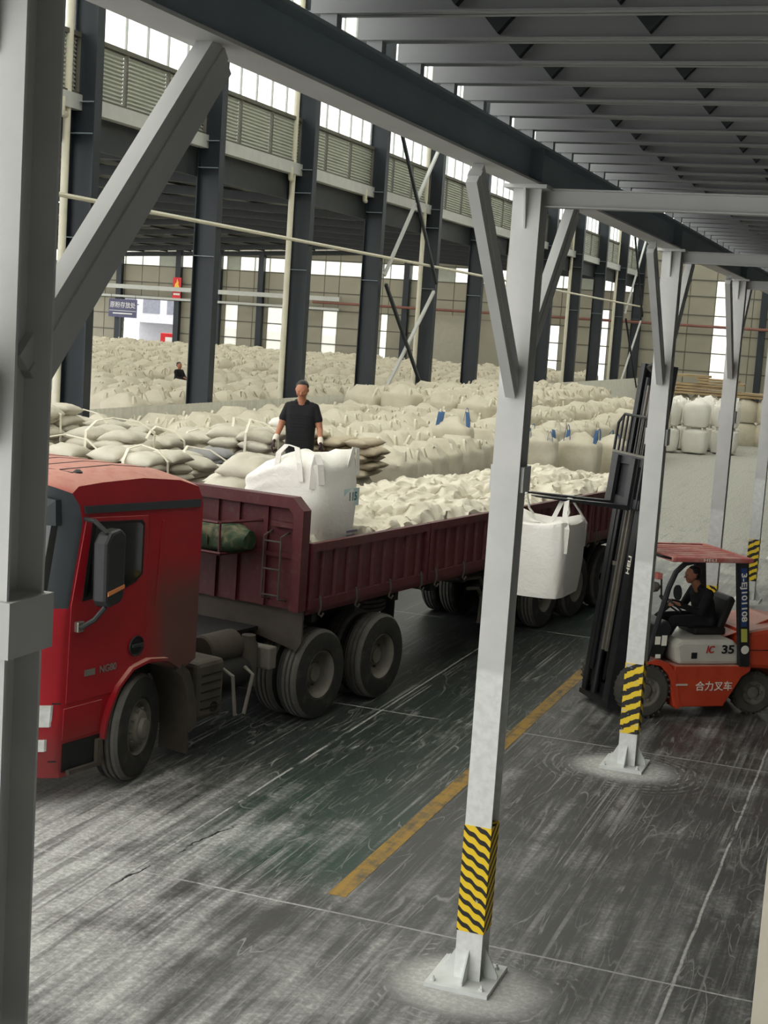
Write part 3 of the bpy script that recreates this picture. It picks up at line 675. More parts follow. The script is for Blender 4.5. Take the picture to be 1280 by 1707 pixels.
for fi in range(len(tm_.f)):
    if fi % (len(TYRE) - 1) in (4, 7, 8, 11, 12, 15, 16): tm_.mi[fi] = 1
MT['tread'] = mat('dusty_tread', (88, 86, 82), .9, var=.15, scale=9)
tyre_me = tm_.mesh('tyre', ['rubber', 'tread'], 30)
RIM_D = [(-.02, .29), (-.005, .28), (-.03, .262), (-.12, .25), (-.155, .2), (-.16, .13), (-.11, .125), (-.10, .1), (-.08, .095), (-.08, 0)]       # deep dish, drive and trailer
RIM_F = [(-.02, .29), (-.005, .28), (-.03, .262), (-.09, .25), (-.07, .2), (.0, .17), (.02, .14), (.02, .1), (.06, .09), (.07, 0)]
rimd_me = MB().lathe(RIM_D, (0, 0, 0), 'x', 36).mesh('rim', 'rim', 35); rimf_me = MB().lathe(RIM_F, (0, 0, 0), 'x', 36).mesh('rim', 'rim', 35)
nut = MB(); nut.lathe([(0, .016), (.035, .014), (.035, 0)], (0, 0, 0), 'x', 6); nut_me = nut.mesh('wheel_nut', 'rim')
def wheel(parent, v, u, r, side=1, front=False, steer=0, dual=False, sc=1, z=None):
    w_ = empty('wheel', (v, u, (z or .536) * (1 if z else sc)), steer); w_.parent = parent; w_.empty_display_size = .1
    if side < 0: w_.rotation_euler[2] += math.pi
    w_.scale = (sc, sc, sc)
    ty = link('tyre', tyre_me, w_); link('rim', rimf_me if front else rimd_me, w_)
    if dual: t2 = link('tyre', tyre_me, w_); t2.location = (-.34, 0, 0)
    for k in range(10):
        a = 2 * math.pi * k / 10; rr = .185 if front else .165
        nn = link('wheel_nut', nut_me, w_); nn.location = (-.03 if front else -.155, rr * math.cos(a), rr * math.sin(a))
    return w_
wheel(tr, -.03, .12, .536, 1, True, R(17)); wheel(tr, -2.47, .12, .536, -1, True, R(17))
for u in (3.28, 4.65): wheel(tr, 0, u, .536, 1, dual=True); wheel(tr, -2.5, u, .536, -1, dual=True)

# ================================================================ MAROON TRAILER
BP = (-6.15, 16.2, 0)
tl = empty('semi_trailer', BP, R(-9.5), 'maroon flatbed semi trailer with ribbed side boards behind the red tractor', 'trailer')
TL0, TL1 = -1.0, 10.5
MB().box(-2.48, -.02, TL0, TL1, 1.30, 1.37).build('bed', 'maroon', tl)
for v in (-.75, -1.7): MB().prism([(TL0, 1.30), (TL1, 1.30), (TL1, .95), (4.2, .95), (3.0, 1.16), (TL0, 1.16)], lambda u, z: (v - .05, u, z), lambda u, z: (v + .05, u, z)).build('chassis_beam', 'chassis', tl, fix=True)
for i in range(12): MB().box(-2.46, -.06, -.8 + i * .98, -.7 + i * .98, 1.18, 1.30).build('cross_bearer', 'chassis', tl)
rib_me = MB().prism([(0, 0), (.035, .015), (.035, .055), (0, .07)], lambda a, b: (a, b, 1.47), lambda a, b: (a, b, 2.03)).mesh('rib', 'maroon')
hook = MB(); hook.tube([(.03, 0, 1.52), (.05, 0, 1.45), (.05, .01, 1.38), (.03, .0, 1.30), (.05, .03, 1.27), (.06, .06, 1.31)], .014, 6); hook_me = hook.mesh('latch_hook', 'grime', 40)
nb = 4; L = (TL1 - TL0 - .02) / nb
for side in (0, 1):
    v0 = -.02 if side == 0 else -2.48; sg = 1 if side == 0 else -1
    for k in range(nb):
        b0, b1 = TL0 + .02 + k * L, TL0 + .02 + (k + 1) * L - .03
        sb = MB(); va, vb = sorted((v0 - sg * .03, v0)); sb.box(va, vb, b0, b1, 1.37, 2.13); sb.cur = 0
        vc, vd = sorted((v0, v0 + sg * .045)); sb.box(vc, vd, b0, b1, 2.03, 2.13); sb.box(vc, vd, b0, b1, 1.37, 1.47); sb.box(vc, vd, b0, b0 + .07, 1.47, 2.03); sb.box(vc, vd, b1 - .07, b1, 1.47, 2.03)
        s = sb.build('side_board', 'maroon', tl)
        if side == 0:
            for i in range(9): r_ = link('rib', rib_me, s); r_.location = (v0, b0 + .29 * (i + 1) - .05, 0)
            for i in range(4): h_ = link('latch_hook', hook_me, s); h_.location = (.02, b0 + .15 + i * .82, 0)
    MB().box(v0 - .05, v0 + .05, TL1 - .06, TL1, 1.3, 2.2).build('corner_post', 'maroon', tl)
MB().box(-2.45, -.05, TL1 - .04, TL1, 1.37, 2.13).build('tailboard', 'maroon', tl)
# headboard with chamfered corners
hp = [(-2.5, 1.36), (0, 1.36), (0, 2.52), (-.15, 2.66), (-2.35, 2.66), (-2.5, 2.52)]
MB().prism(hp, lambda v, z: (v, TL0 - .10, z), lambda v, z: (v, TL0 - .04, z)).build('headboard', 'maroon', tl, fix=True)
fr = MB(); ring = [(0, 1.36), (0, 2.52), (-.15, 2.66), (-2.35, 2.66), (-2.5, 2.52), (-2.5, 1.36)]
inn = [(-.13, 1.36), (-.13, 2.46), (-.2, 2.53), (-2.3, 2.53), (-2.37, 2.46), (-2.37, 1.36)]
for i in range(5):
    a, b, c, d = ring[i], ring[i + 1], inn[i + 1], inn[i]
    fr.prism([a, b, c, d], lambda v, z: (v, TL0 - .20, z), lambda v, z: (v, TL0 - .10, z))
fr.build('headboard_frame', 'maroon', tl, fix=True)
MB().box(-.45, -.13, TL0 - .17, TL0 - .1, 2.30, 2.36).build('rail', 'maroon', tl); MB().box(-2.37, -.13, TL0 - .13, TL0 - .1, 1.95, 2.0).build('rail', 'maroon', tl)
for v in (-.55, -.95, -1.25, -1.55, -1.85, -2.15): MB().box(v - .03, v + .03, TL0 - .13, TL0 - .1, 1.36, 2.53).build('upright', 'maroon', tl)
MB().prism([(-.02, 1.40), (-.02, .98), (-.08, .88), (-1.0, 1.06), (-1.6, 1.06), (-2.42, .9), (-2.48, 1.40)], lambda v, z: (v, TL0 - .06, z), lambda v, z: (v, TL0 - .03, z)).build('splash_apron', 'grime', tl, fix=True)
# ladder
for v in (-.47, -.24): MB().tube([(v, TL0 - .1, 2.24), (v, TL0 - .26, 2.2), (v, TL0 - .26, 1.48), (v, TL0 - .1, 1.45)], .014, 6).build('ladder_rail', 'grime', tl, 40)
for z in (2.14, 1.82, 1.52): MB().tube([(-.47, TL0 - .26, z), (-.24, TL0 - .26, z)], .012, 6).build('rung', 'grime', tl, 40)
# rack for the tarpaulin
MB().tube([(-2.3, TL0 - .1, 2.34), (-2.3, TL0 - .5, 2.30), (-.95, TL0 - .5, 2.30), (-.62, TL0 - .1, 2.34)], .018, 6).build('rack_bar', 'maroon', tl, 40)
MB().tube([(-2.3, TL0 - .1, 1.99), (-2.3, TL0 - .5, 1.95), (-.9, TL0 - .5, 1.95), (-.7, TL0 - .1, 1.97)], .018, 6).build('rack_bar', 'maroon', tl, 40)
for v in (-2.3, -1.6, -.92): MB().tube([(v, TL0 - .5, 2.30), (v, TL0 - .5, 1.95), (v, TL0 - .12, 1.95)], .014, 6).build('rack_bar', 'maroon', tl, 40)
MB().box(-2.3, -.9, TL0 - .5, TL0 - .1, 1.925, 1.94).build('rack_shelf', 'maroon', tl)
# landing legs, spare wheel, axles
for v in (-.95, -1.6): MB().box(v - .07, v + .07, 2.55, 2.69, .45, 1.3).build('landing_leg', 'chassis', tl)
MB().tube([(-.25, 2.75, 1.25), (-.12, 3.3, 1.2), (-.1, 3.7, 1.18), (-.1, 3.95, 1.02), (-.1, 3.92, .62)], .03, 8).build('side_guard_tube', 'grime', tl, 40)
MB().tube([(-.12, 3.4, 1.05), (-.1, 3.7, 1.02), (-.1, 3.84, .9), (-.1, 3.8, .5)], .025, 8).build('side_guard_tube', 'grime', tl, 40)
sp = empty('spare_wheel', (-1.25, 2.0, .80)); sp.parent = tl; sp.rotation_euler = (0, R(90), 0); link('tyre', tyre_me, sp)
link('rim', rimd_me, sp)
for u in (6.55, 7.85, 9.15):
    MB().tube([(-2.2, u, .52), (-.3, u, .52)], .07, 10).build('axle', 'chassis', tl, 50)
    wheel(tl, -.24, u, .536, 1, dual=True); wheel(tl, -2.26, u, .536, -1, dual=True)
    for v in (-.62, -1.85): MB().ribbon([(v, u - .6, 1.0), (v, u - .2, .72), (v, u + .2, .72), (v, u + .6, 1.0)], (1, 0, 0), .08, .06).build('leaf_spring', 'chassis', tl)
# ---- folded tarpaulin in the rack
def tarp_mat():
    m, t, b = base('green_canvas'); P = t.n('ShaderNodeTexCoord').outputs['Object']
    n = t.noise(P, 5, 5, .6, .5); n2 = t.noise(P, 1.5, 3)
    t.put(b.inputs['Base Color'], t.mix(t.ramp(t.m('ADD', n, t.m('MULTIPLY', n2, .6)), .78, 1.08), rgb(40, 66, 42), rgb(128, 122, 96))); b.inputs['Roughness'].default_value = .8; return m
MT['tarp'] = tarp_mat()
tp = empty('rolled_tarpaulin', tl.matrix_basis @ Vector((-1.40, TL0 - .31, 2.115)), R(-9.5), 'rolled green canvas tarpaulin in the rack before the trailer headboard', 'tarpaulin')
mb = MB()
def tf(i, j):
    x = -.85 + 1.62 * j; a = 2 * math.pi * i; r = .17 * (1 + .08 * math.sin(3 * a + x * 4)) * (1 - .35 * max(0, (j - .9) / .1)); r += .02 * noise.noise((x * 5, math.cos(a) * 2, math.sin(a) * 2 + 3))
    return (x, r * math.cos(a) * 1.1, r * math.sin(a) * .98)
mb.grid(tf, 28, 30, True); mb.f += [tuple(k * 30 + 29 for k in range(28)), tuple(k * 30 for k in reversed(range(28)))]; mb.mi += [0, 0]
rl = mb.build('roll', 'tarp', tp, 60)
for x in (-.35, .3): MB().tube([(x + .02 * math.sin(a), .18 * math.cos(a), .17 * math.sin(a)) for a in [k * math.pi / 8 for k in range(17)]], .009, 5).build('rope', 'grime', tp, 40)

# ================================================================ BAGS
def cloth(name, c1, c2, bs=9):
    m, t, b = base(name); P = t.n('ShaderNodeTexCoord').outputs['Object']
    oi = t.n('ShaderNodeObjectInfo').outputs['Random']
    n = t.noise(P, 2.5, 5, .6); f = t.m('ADD', t.m('MULTIPLY', t.ramp(n, .3, .75), .6), t.m('MULTIPLY', oi, .4))
    t.put(b.inputs['Base Color'], t.mix(f, rgb(*c1), rgb(*c2))); b.inputs['Roughness'].default_value = .75
    b.inputs['Specular IOR Level'].default_value = .25
    t.put(b.inputs['Normal'], t.bump(t.noise(P, bs, 5, .6, 1.2), .35, .03)); return m
MT['bag'] = cloth('cream_woven_plastic', (218, 211, 193), (200, 192, 172))
MT['bagwhite'] = cloth('white_woven_plastic', (240, 238, 232), (232, 229, 220))
MT['loosebag'] = cloth('loose_white_plastic', (226, 220, 203), (208, 201, 182))
MT['sack'] = cloth('grey_white_sack', (208, 203, 188), (188, 181, 164))
MT['brown'] = cloth('dusty_brown_sack', (196, 184, 160), (170, 156, 132))
MT['greysack'] = cloth('grey_sack', (158, 158, 158), (140, 140, 140))
MT['strap'] = mat('white_webbing', (228, 222, 204), .7, var=.05)
MT['bluestrap'] = mat('blue_webbing', (70, 104, 148), .7, var=.1)
def sgp(c, e): return math.copysign(abs(c) ** e, c)
def jumbo_mesh(seed, w=1.0, d=1.0, h=1.15, nu=40, nv=22, top='neck', m='bag', e=.42, amp=1.0, loops=False):
    rnd = random.Random(seed); ox = seed * 7.3; mb = MB(); k1 = rnd.randint(9, 13); ph = rnd.random() * 6; lean = (rnd.uniform(-.06, .06), rnd.uniform(-.06, .06))
    def fn(i, j):
        a = 2 * math.pi * i; c, s = sgp(math.cos(a), e), sgp(math.sin(a), e)
        if j < .12: q = j / .12; r = .84 * q + .06 * math.sin(q * 1.57); z = 0.0 + .03 * q * q; r = .9 * q
        elif j < .68: q = (j - .12) / .56; r = .9 + .1 * math.sin(min(1, q * 1.6) * 1.57) + .03 * math.sin(q * 3.1); z = .03 + .80 * h * q
        else:
            q = (j - .68) / .32
            if top == 'neck': r = 1.02 - .80 * q ** .8; z = (.03 + .8 * h) + h * .22 * q ** .9
            elif top == 'flat': r = 1.02 - 1.02 * q ** 1.3; z = (.03 + .8 * h) + h * .16 * math.sin(q * 1.57)
            else: r = 1.02 - .55 * q; z = (.03 + .8 * h) + h * .26 * q
        p = Vector((c * r * w / 2, s * r * d / 2, z))
        f = max(0, (j - .45) / .55); fold = (abs(math.sin(k1 * a / 2 + ph + 2 * noise.noise((p.x * 2 + ox, p.y * 2, p.z))))) * .07 * f
        n1 = noise.noise((p.x * 2.4 + ox, p.y * 2.4, p.z * 2.4)) * .05 * amp; n2 = noise.noise((p.x * 6 + ox, p.y * 6 + 5, p.z * 6)) * (.015 + .035 * f) * amp
        if j < .02: n1 = n2 = 0
        k = 1 + (n1 + n2 - fold) * (1.2 if r > .1 else 0)
        p.x = p.x * k + lean[0] * z * .5; p.y = p.y * k + lean[1] * z * .5
        if j > .12: p.z += (noise.noise((p.x * 4 + ox, p.y * 4, 3.3)) * .07 + abs(noise.noise((p.x * 9, p.y * 9 + ox, 1))) * .05) * f * amp
        return p
    mb.grid(fn, nu, nv, True); mb.f.append(tuple(k * nv + nv - 1 for k in range(nu))); mb.mi.append(0)
    if loops:
        for lo in loop_paths(rnd, w, d, h): mb.ribbon(lo[0], lo[1], .055, .008)
    return mb.mesh('body', m, 55)
def loop_paths(rnd, w, d, h, big=1.0):
    out = []
    for sx, sy in ((-1, -1), (1, -1), (1, 1), (-1, 1)):
        x, y = sx * w * .40, sy * d * .40; up = h * (.22 + .12 * rnd.random()) * big; lx, ly = rnd.uniform(-.14, .14) - sx * .06, rnd.uniform(-.14, .14) - sy * .06
        along = (1, 0) if rnd.random() < .5 else (0, 1); ax, ay = along[0] * -sx * .2, along[1] * -sy * .2
        P0 = Vector((x, y, h * .74)); P3 = Vector((x + ax, y + ay, h * .78)); A = Vector((x + ax * .3 + lx, y + ay * .3 + ly, h * .86 + up)); B = Vector((x + ax * .8 + lx, y + ay * .8 + ly, h * .86 + up * .95))
        pts = [P0 * (1 - t) ** 3 + A * 3 * t * (1 - t) ** 2 + B * 3 * t * t * (1 - t) + P3 * t ** 3 for t in [i / 8 for i in range(9)]]
        out.append((pts, (-along[1], along[0], .2)))
    return out
def loop_meshes(seed, w, d, h, m='strap', big=1.0, wd=.055):
    return [MB().ribbon(p, s, wd, .008).mesh('lifting_loop', m) for p, s in loop_paths(random.Random(seed), w, d, h, big)]
def sack_mesh(seed, L=.62, W=.44, T=.19, m='sack', nu=18, nv=14, amp=1.0):
    ox = seed * 5.1; mb = MB(); rnd = random.Random(seed); bend = rnd.uniform(-.02, .05)
    for sg in (1, -1):
        def fn(i, j):
            x, y = 2 * i - 1, 2 * j - 1
            ed = max(0, 1 - abs(x) ** 3.2) ** .55 * max(0, 1 - abs(y) ** 2.6) ** .55
            pin = 1 - .06 * abs(x) ** 4 + .05 * abs(y * x) ** 3
            p = Vector((x * L / 2 * (1 - .05 * y * y), y * W / 2 * pin, 0)); nz = noise.noise((x * 1.6 + ox, y * 1.6, sg)) * .25 + noise.noise((x * 5 + ox, y * 5, 3 + sg)) * .12
            p.z = T / 2 + sg * T / 2 * ed * (1 + nz * amp) - bend * x * x
            return p
        s0 = len(mb.f); mb.grid(fn, nu, nv)
        if sg < 0:
            for k in range(s0, len(mb.f)): mb.f[k] = tuple(reversed(mb.f[k]))
    me = mb.mesh('sack', m, 70); bm = bmesh.new(); bm.from_mesh(me); bmesh.ops.remove_doubles(bm, verts=bm.verts, dist=.0015); bm.to_mesh(me); bm.free(); return me
def crumple_mesh(seed, L=.8, W=.72, H=.42, m='loosebag', nu=44, nv=40):
    """half filled bag: slumped body with creased plastic gathered on top"""
    ox = seed * 3.7; mb = MB()
    def fn(i, j):
        x, y = 2 * i - 1, 2 * j - 1; rr = max(abs(x), abs(y))
        if rr < .86: q = rr / .86; s = q * 1.0; z = 1.0
        else: q = (rr - .86) / .14; s = 1.0; z = 1 - q
        n = math.hypot(x, y) or 1; sq = rr / n
        px, py = x / max(rr, 1e-6) * s, y / max(rr, 1e-6) * s; k = 1 - .12 * abs(px * py)
        p = Vector((px * k * L / 2, py * k * W / 2, z * H * .72))
        c1 = 1 - abs(noise.noise((px * 1.0 + ox, py * 1.0, .5))) * 2.2; c2 = 1 - abs(noise.noise((px * 2.1 + ox, py * 2.1 + 2, 1.5))) * 2
        top = min(1, z * 1.5); c2 += .35 * (1 - abs(noise.noise((px * 4.6 + ox, py * 2.6 + 7, 2.5))) * 2.4)
        p.z += top * H * (.20 * c1 + .12 * c2 - .04 - .16 * (s ** 3) * (1 if rr < .86 else 1))
        p.x += noise.noise((px * 3, py * 3 + ox, z * 2)) * .07; p.y += noise.noise((px * 3 + 9, py * 3 + ox, z * 2)) * .07
        if rr > .99: p.z = 0
        return p
    mb.grid(fn, nu, nv); return mb.mesh('sack', m, 48)

JV = [jumbo_mesh(s, 1.05 + .06 * (s % 3 - 1), 1.05, 1.15 + .05 * (s % 4 - 1), top=['neck', 'open', 'flat', 'neck', 'open', 'neck'][s]) for s in range(6)]
JL = [loop_meshes(s + 40, 1.05, 1.05, 1.15) for s in range(6)]
JF = [jumbo_mesh(s + 10, 1.08, 1.08, 1.15, 22, 13, ['neck', 'open', 'flat', 'neck'][s], loops=True) for s in range(4)]      # far copies, loops in the mesh
JFW = [jumbo_mesh(s + 30, 1.08, 1.08, 1.15, 24, 14, ['flat', 'neck', 'open', 'neck'][s], m='bagwhite', loops=True) for s in range(4)]
def jumbo(loc, rz, label, group, v=None, far=False, cat='bulk bag', sc=1.0, m=None, loopm=None):
    v = random.randrange(4 if far else 6) if v is None else v
    if far:
        o = link('bulk_bag', (JFW if m else JF)[v]); o.location = loc; o.rotation_euler = (0, 0, rz); o.scale = (sc, sc, sc); return tag(o, label, cat, group)
    t = empty('bulk_bag', loc, rz, label, cat, group); t.scale = (sc, sc, sc); link('body', JV[v], t)
    for l in JL[random.randrange(6)]: link('lifting_loop', l, t)
    return t
rr_ = random.Random(3)
G1 = 'bulk bags massed between the dark columns and the trailer'
zbase = {-16.3: 1.0, -15.1: 1.05, -13.9: 1.05, -12.7: 1.0, -11.5: .95, -10.3: .85}
lower = []
for X0 in zbase:
    y = 26.2 if X0 < -13 else (27.4 if X0 < -11 else 28.6)
    while y < 62:
        zb = zbase[X0] + (.32 if y > 42 and X0 < -12 else 0) + (.12 if y > 42 else 0)
        if X0 == -10.3 and y > 44: zb -= .2
        x = X0 + rr_.uniform(-.08, .08); yy = y + rr_.uniform(-.06, .06)
        near = y < 46
        rown = {-16.3: 'first row beside the corrugated partition', -15.1: 'second row from the partition', -13.9: 'third row from the partition', -12.7: 'fourth row from the partition', -11.5: 'second row from the trailer', -10.3: 'row nearest the trailer'}[X0]
        zone = 'near end' if y < 33 else ('middle' if y < 39.5 else ('far half' if near else ('distant part' if y < 54 else 'farthest part')))
        lab = ('slumped cream bulk bag, %s of the %s' if near else 'small cream bulk bag, %s of the %s') % (zone, rown)
        jumbo((x, yy, zb), rr_.uniform(-.25, .25) + rr_.choice((0, 1.57)), lab, G1 if near else 'distant bulk bags beyond the trailer', far=not near, sc=rr_.uniform(.98, 1.08))
        lower.append((X0, y, zb)); y += 1.2
def low_stuff(name, items, label, cat, m='bag', seed=1):
    """lower layers and bags past counting: one joined mesh"""
    mb = MB(); rnd = random.Random(seed)
    for (x, y, z0, h) in items:
        w_ = .56; nx = 8; o = len(mb.v)
        prof = [(0, .86), (.15, .98), (.5, 1.02), (.85, .95), (1.0, .55)]
        for zt, r in prof:
            for k in range(nx):
                a = 2 * math.pi * (k + .5) / nx; q = r * w_ * (1.12 if k % 2 else 1.0); mb.v.append((x + q * math.cos(a) * rnd.uniform(.96, 1.04), y + q * math.sin(a) * rnd.uniform(.96, 1.04), z0 + h * zt + (rnd.uniform(-.06, .12) if zt == 1 else 0)))
        for j in range(4):
            for k in range(nx): mb.f.append((o + j * nx + k, o + j * nx + (k + 1) % nx, o + (j + 1) * nx + (k + 1) % nx, o + (j + 1) * nx + k)); mb.mi.append(0)
        mb.f.append(tuple(o + 4 * nx + k for k in range(nx))); mb.mi.append(0)
    ob = mb.build(name, m, None, 60); return tag(ob, label, cat, None, 'stuff')
low_stuff('bulk_bags_below', [(x, y, 0, zb + .03) for x, y, zb in lower], 'lower layer of bulk bags under the packed field behind the trailer', 'bulk bags')

# ---- sling stacks of small sacks behind the cab
SV = [sack_mesh(s) for s in range(7)]; SG = [sack_mesh(s + 20, m='greysack') for s in range(2)]; SB = [sack_mesh(s + 30, .66, .46, .17, 'brown') for s in range(4)]
stacks = [(-13.4, 20.3, 2.95), (-13.4, 21.7, 2.75), (-13.4, 23.1, 2.45), (-12.1, 19.2, 2.55), (-12.1, 20.6, 2.75), (-12.1, 22.0, 2.55), (-12.1, 23.5, 2.45), (-10.85, 17.9, 2.25), (-10.85, 19.3, 2.5), (-10.85, 20.75, 2.4), (-10.85, 23.0, 2.75), (-12.1, 25.0, 2.6)]
low2 = []
for si, (x, y, top) in enumerate(stacks):
    z0 = 1.75; n = round((top - z0) / .155); rz = rr_.uniform(-.12, .12); c, s = math.cos(rz), math.sin(rz)
    low2.append((x, y, 0, z0)); mv = SV
    for L in range(n):
        for a in (-1, 1):
            for b in (-1, 1):
                if L >= n - 1 and rr_.random() < .25: continue
                turned = (L % 2 == 0)
                lx, ly = (a * .27, b * .3) if turned else (a * .29, b * .28)
                lx += rr_.uniform(-.05, .05); ly += rr_.uniform(-.05, .05)
                o = link('sack', rr_.choice(mv)); o.location = (x + lx * c - ly * s, y + lx * s + ly * c, z0 + L * .155 + rr_.uniform(-.015, .015))
                o.rotation_euler = (rr_.uniform(-.08, .08), rr_.uniform(-.08, .08), rz + (1.57 if turned else 0) + rr_.uniform(-.14, .14)); o.scale = (1.08, 1.28, 1.12)
                rw = {-13.4: 'rear', -12.1: 'middle', -10.85: 'front'}[x]; od = sorted(q[1] for q in stacks if q[0] == x).index(y)
                tag(o, 'plump grey white sack, %s half of the %s stack, %s row behind the cab' % ('upper' if L >= n / 2 else 'lower', ('first', 'second', 'third', 'fourth', 'fifth')[od], rw), 'sack', 'sacks stacked behind the cab')
    # white slings round the stack
    for dx, dy, sd in ((.62, rr_.uniform(-.3, .3), (0, 1, 0)), (rr_.uniform(-.2, .3), -.66, (1, 0, 0))):
        pts = [(x + dx * 1.02, y + dy * 1.02, 1.5), (x + dx * 1.05, y + dy * 1.04, (1.5 + top) / 2), (x + dx * 1.0, y + dy, top - .05), (x + dx * .62, y + dy * .62, top + .10), (x, y, top + .14)]
        pts = [(p[0] + rr_.uniform(-.03, .03), p[1] + rr_.uniform(-.03, .03), p[2]) for p in pts]
        one('sling_strap', MB().ribbon(pts, sd, .045, .012), 'strap', 'white webbing sling over a stack of grey white sacks behind the cab', 'strap', 'slings on the sack stacks')
for L in range(5):
    for a in (-.24, .24):
        o = link('sack', SG[L % 2]); o.location = (-10.95 + rr_.uniform(-.03, .03), 21.75 + a, 1.75 + L * .125); o.rotation_euler = (0, 0, rr_.uniform(-.1, .1)); tag(o, 'darker grey sack in the small stack between two sling stacks', 'sack', 'dark grey sacks')
low2.append((-10.95, 21.8, 0, 1.75))
low_stuff('bulk_bags_below', low2, 'bulk bags standing under the sack stacks behind the cab', 'bulk bags', seed=4)
# brown sacks right of the standing man
lowb = []
for (x, y, n) in ((-11.3, 25.9, 6), (-10.3, 26.6, 5), (-12.6, 26.3, 4)):
    for L in range(n):
        for a in (-.3, .3):
            for b in (-.24, .24):
                o = link('sack', rr_.choice(SB)); o.location = (x + (a if L % 2 else b) + rr_.uniform(-.05, .05), y + (b if L % 2 else a) + rr_.uniform(-.05, .05), 1.7 + L * .14)
                o.rotation_euler = (rr_.uniform(-.06, .06), rr_.uniform(-.06, .06), (0 if L % 2 else 1.57) + rr_.uniform(-.2, .2)); tag(o, 'dusty brown sack in the %s part of the heap beside the man, %s layers' % ({-11.3: 'middle', -10.3: 'nearest', -12.6: 'rear'}[x], 'upper' if L >= n / 2 else 'lower'), 'sack', 'brown sacks')
    lowb.append((x, y, 0, 1.7))
low_stuff('bulk_bags_below', lowb, 'bulk bags standing under the brown sack heap', 'bulk bags', seed=5)
o = link('sack', sack_mesh(55, .8, .5, .22, 'bagwhite')); o.location = (-11.4, 26.0, 2.52); o.rotation_euler = (.05, 0, .3); tag(o, 'printed white sack lying on top of the brown sacks', 'sack')
pm_ = MB()
for i in range(3): pm_.box(-.02 + i * .14 - .14, .06 + i * .14 - .14, -.255, -.25, .06 + .01 * i, .15)
# special bags near the trailer's far side
BL = [loop_meshes(60 + s, 1.0, 1.0, 1.0, 'bluestrap', 2.4, .085) for s in range(4)]
for i, (x, y, z, lab) in enumerate(((-10.75, 34.6, 1.35, 'cream bulk bag topped by a tied blue strap, seen left of the middle column'), (-8.95, 36.2, 1.0, 'cream bulk bag with long blue straps, just right of the middle column'), (-8.2, 37.6, 1.0, 'cream bulk bag with upright blue straps, second right of the middle column'), (-7.7, 39.3, .95, 'cream bulk bag with blue straps next to the forklift backrest'))):
    t = empty('bulk_bag', (x, y, z), rr_.uniform(-.4, .4), lab, 'bulk bag', 'blue strapped bulk bags'); link('body', JV[(0, 3, 5, 0)[i]], t)
    for l in BL[i]: link('lifting_loop', l, t)
low_stuff('bulk_bags_below', [(-10.75, 34.6, 0, 1.36), (-8.95, 36.2, 0, 1.02), (-8.2, 37.6, 0, 1.02), (-7.7, 39.3, 0, .97)], 'bulk bags standing under the blue strapped bags', 'bulk bags', seed=6)
# two storey stack at the right
for i, (x, y) in enumerate(((-9.05, 64.6), (-7.95, 65.9), (-10.25, 64.2), (-10.2, 66.4), (-9.1, 67.0), (-8.2, 68.2), (-9.3, 69.5))):
    for L in (0, 1):
        jumbo((x, y, L * 1.14), rr_.uniform(-.06, .06), '%s white bulk bag, %s of the stack right of the mast' % ('upper' if L else 'lower', ('front corner', 'second along the side', 'hidden front corner', 'second hidden place', 'middle', 'third along the side', 'rear')[i]), 'stack right of the mast', v=0 if L == 0 else rr_.choice((1, 3)), far=True, sc=1.03, m='w')
# ---- annex bags behind the partition
anx = []; anf = []; cnt = 0
x = -19.3
while x > -52:
    y = 33.5 + max(0, (-x - 19) * .9)
    while y < 90:
        zb = 1.15 + .22 * noise.noise((x * .15, y * .15, 2)) + (.25 if y > 60 else 0); px = x + rr_.uniform(-.15, .15); py = y + rr_.uniform(-.15, .15)
        if not (-26.5 < px < -22.5 and 43 < py < 48):
            d2 = math.hypot(px, py)
            if cnt < 78 and d2 < 52:
                jumbo((px, py, zb), rr_.uniform(-.4, .4), 'crumpled cream bulk bag, %s of row %s behind the corrugated partition' % ('near end' if py < 39 else ('middle' if py < 44 else 'far end'), ('one', 'two', 'three', 'four', 'five', 'six', 'seven', 'eight', 'nine', 'ten')[min(9, round((-x - 19.3) / 1.3))]), 'bulk bags in the side bay', far=True, sc=1.05); cnt += 1
                anx.append((px, py, 0, zb))
            else: anx.append((px, py, 0, zb)); anf.append((px, py, zb))
        y += 1.3
    x -= 1.3
low_stuff('bulk_bags_beyond', anx, 'lower layer of distant bulk bags filling the side bay behind the partition', 'bulk bags', seed=8)
mb = MB()
for (px, py, zb) in anf:
    me = JF[rr_.randrange(4)]; o0 = len(mb.v); a = rr_.uniform(-.5, .5); ca, sa = math.cos(a), math.sin(a)
    mb.v += [(px + v.co.x * ca - v.co.y * sa, py + v.co.x * sa + v.co.y * ca, zb + v.co.z) for v in me.vertices]
    for p in me.polygons: mb.f.append(tuple(i + o0 for i in p.vertices)); mb.mi.append(0)
tag(mb.build('bulk_bags_beyond', 'bag', None, 60), 'upper layer of distant bulk bags filling the side bay behind the partition', 'bulk bags', None, 'stuff')
rowm = 'boxy cream bulk bag in the tidy row below the far doorway'
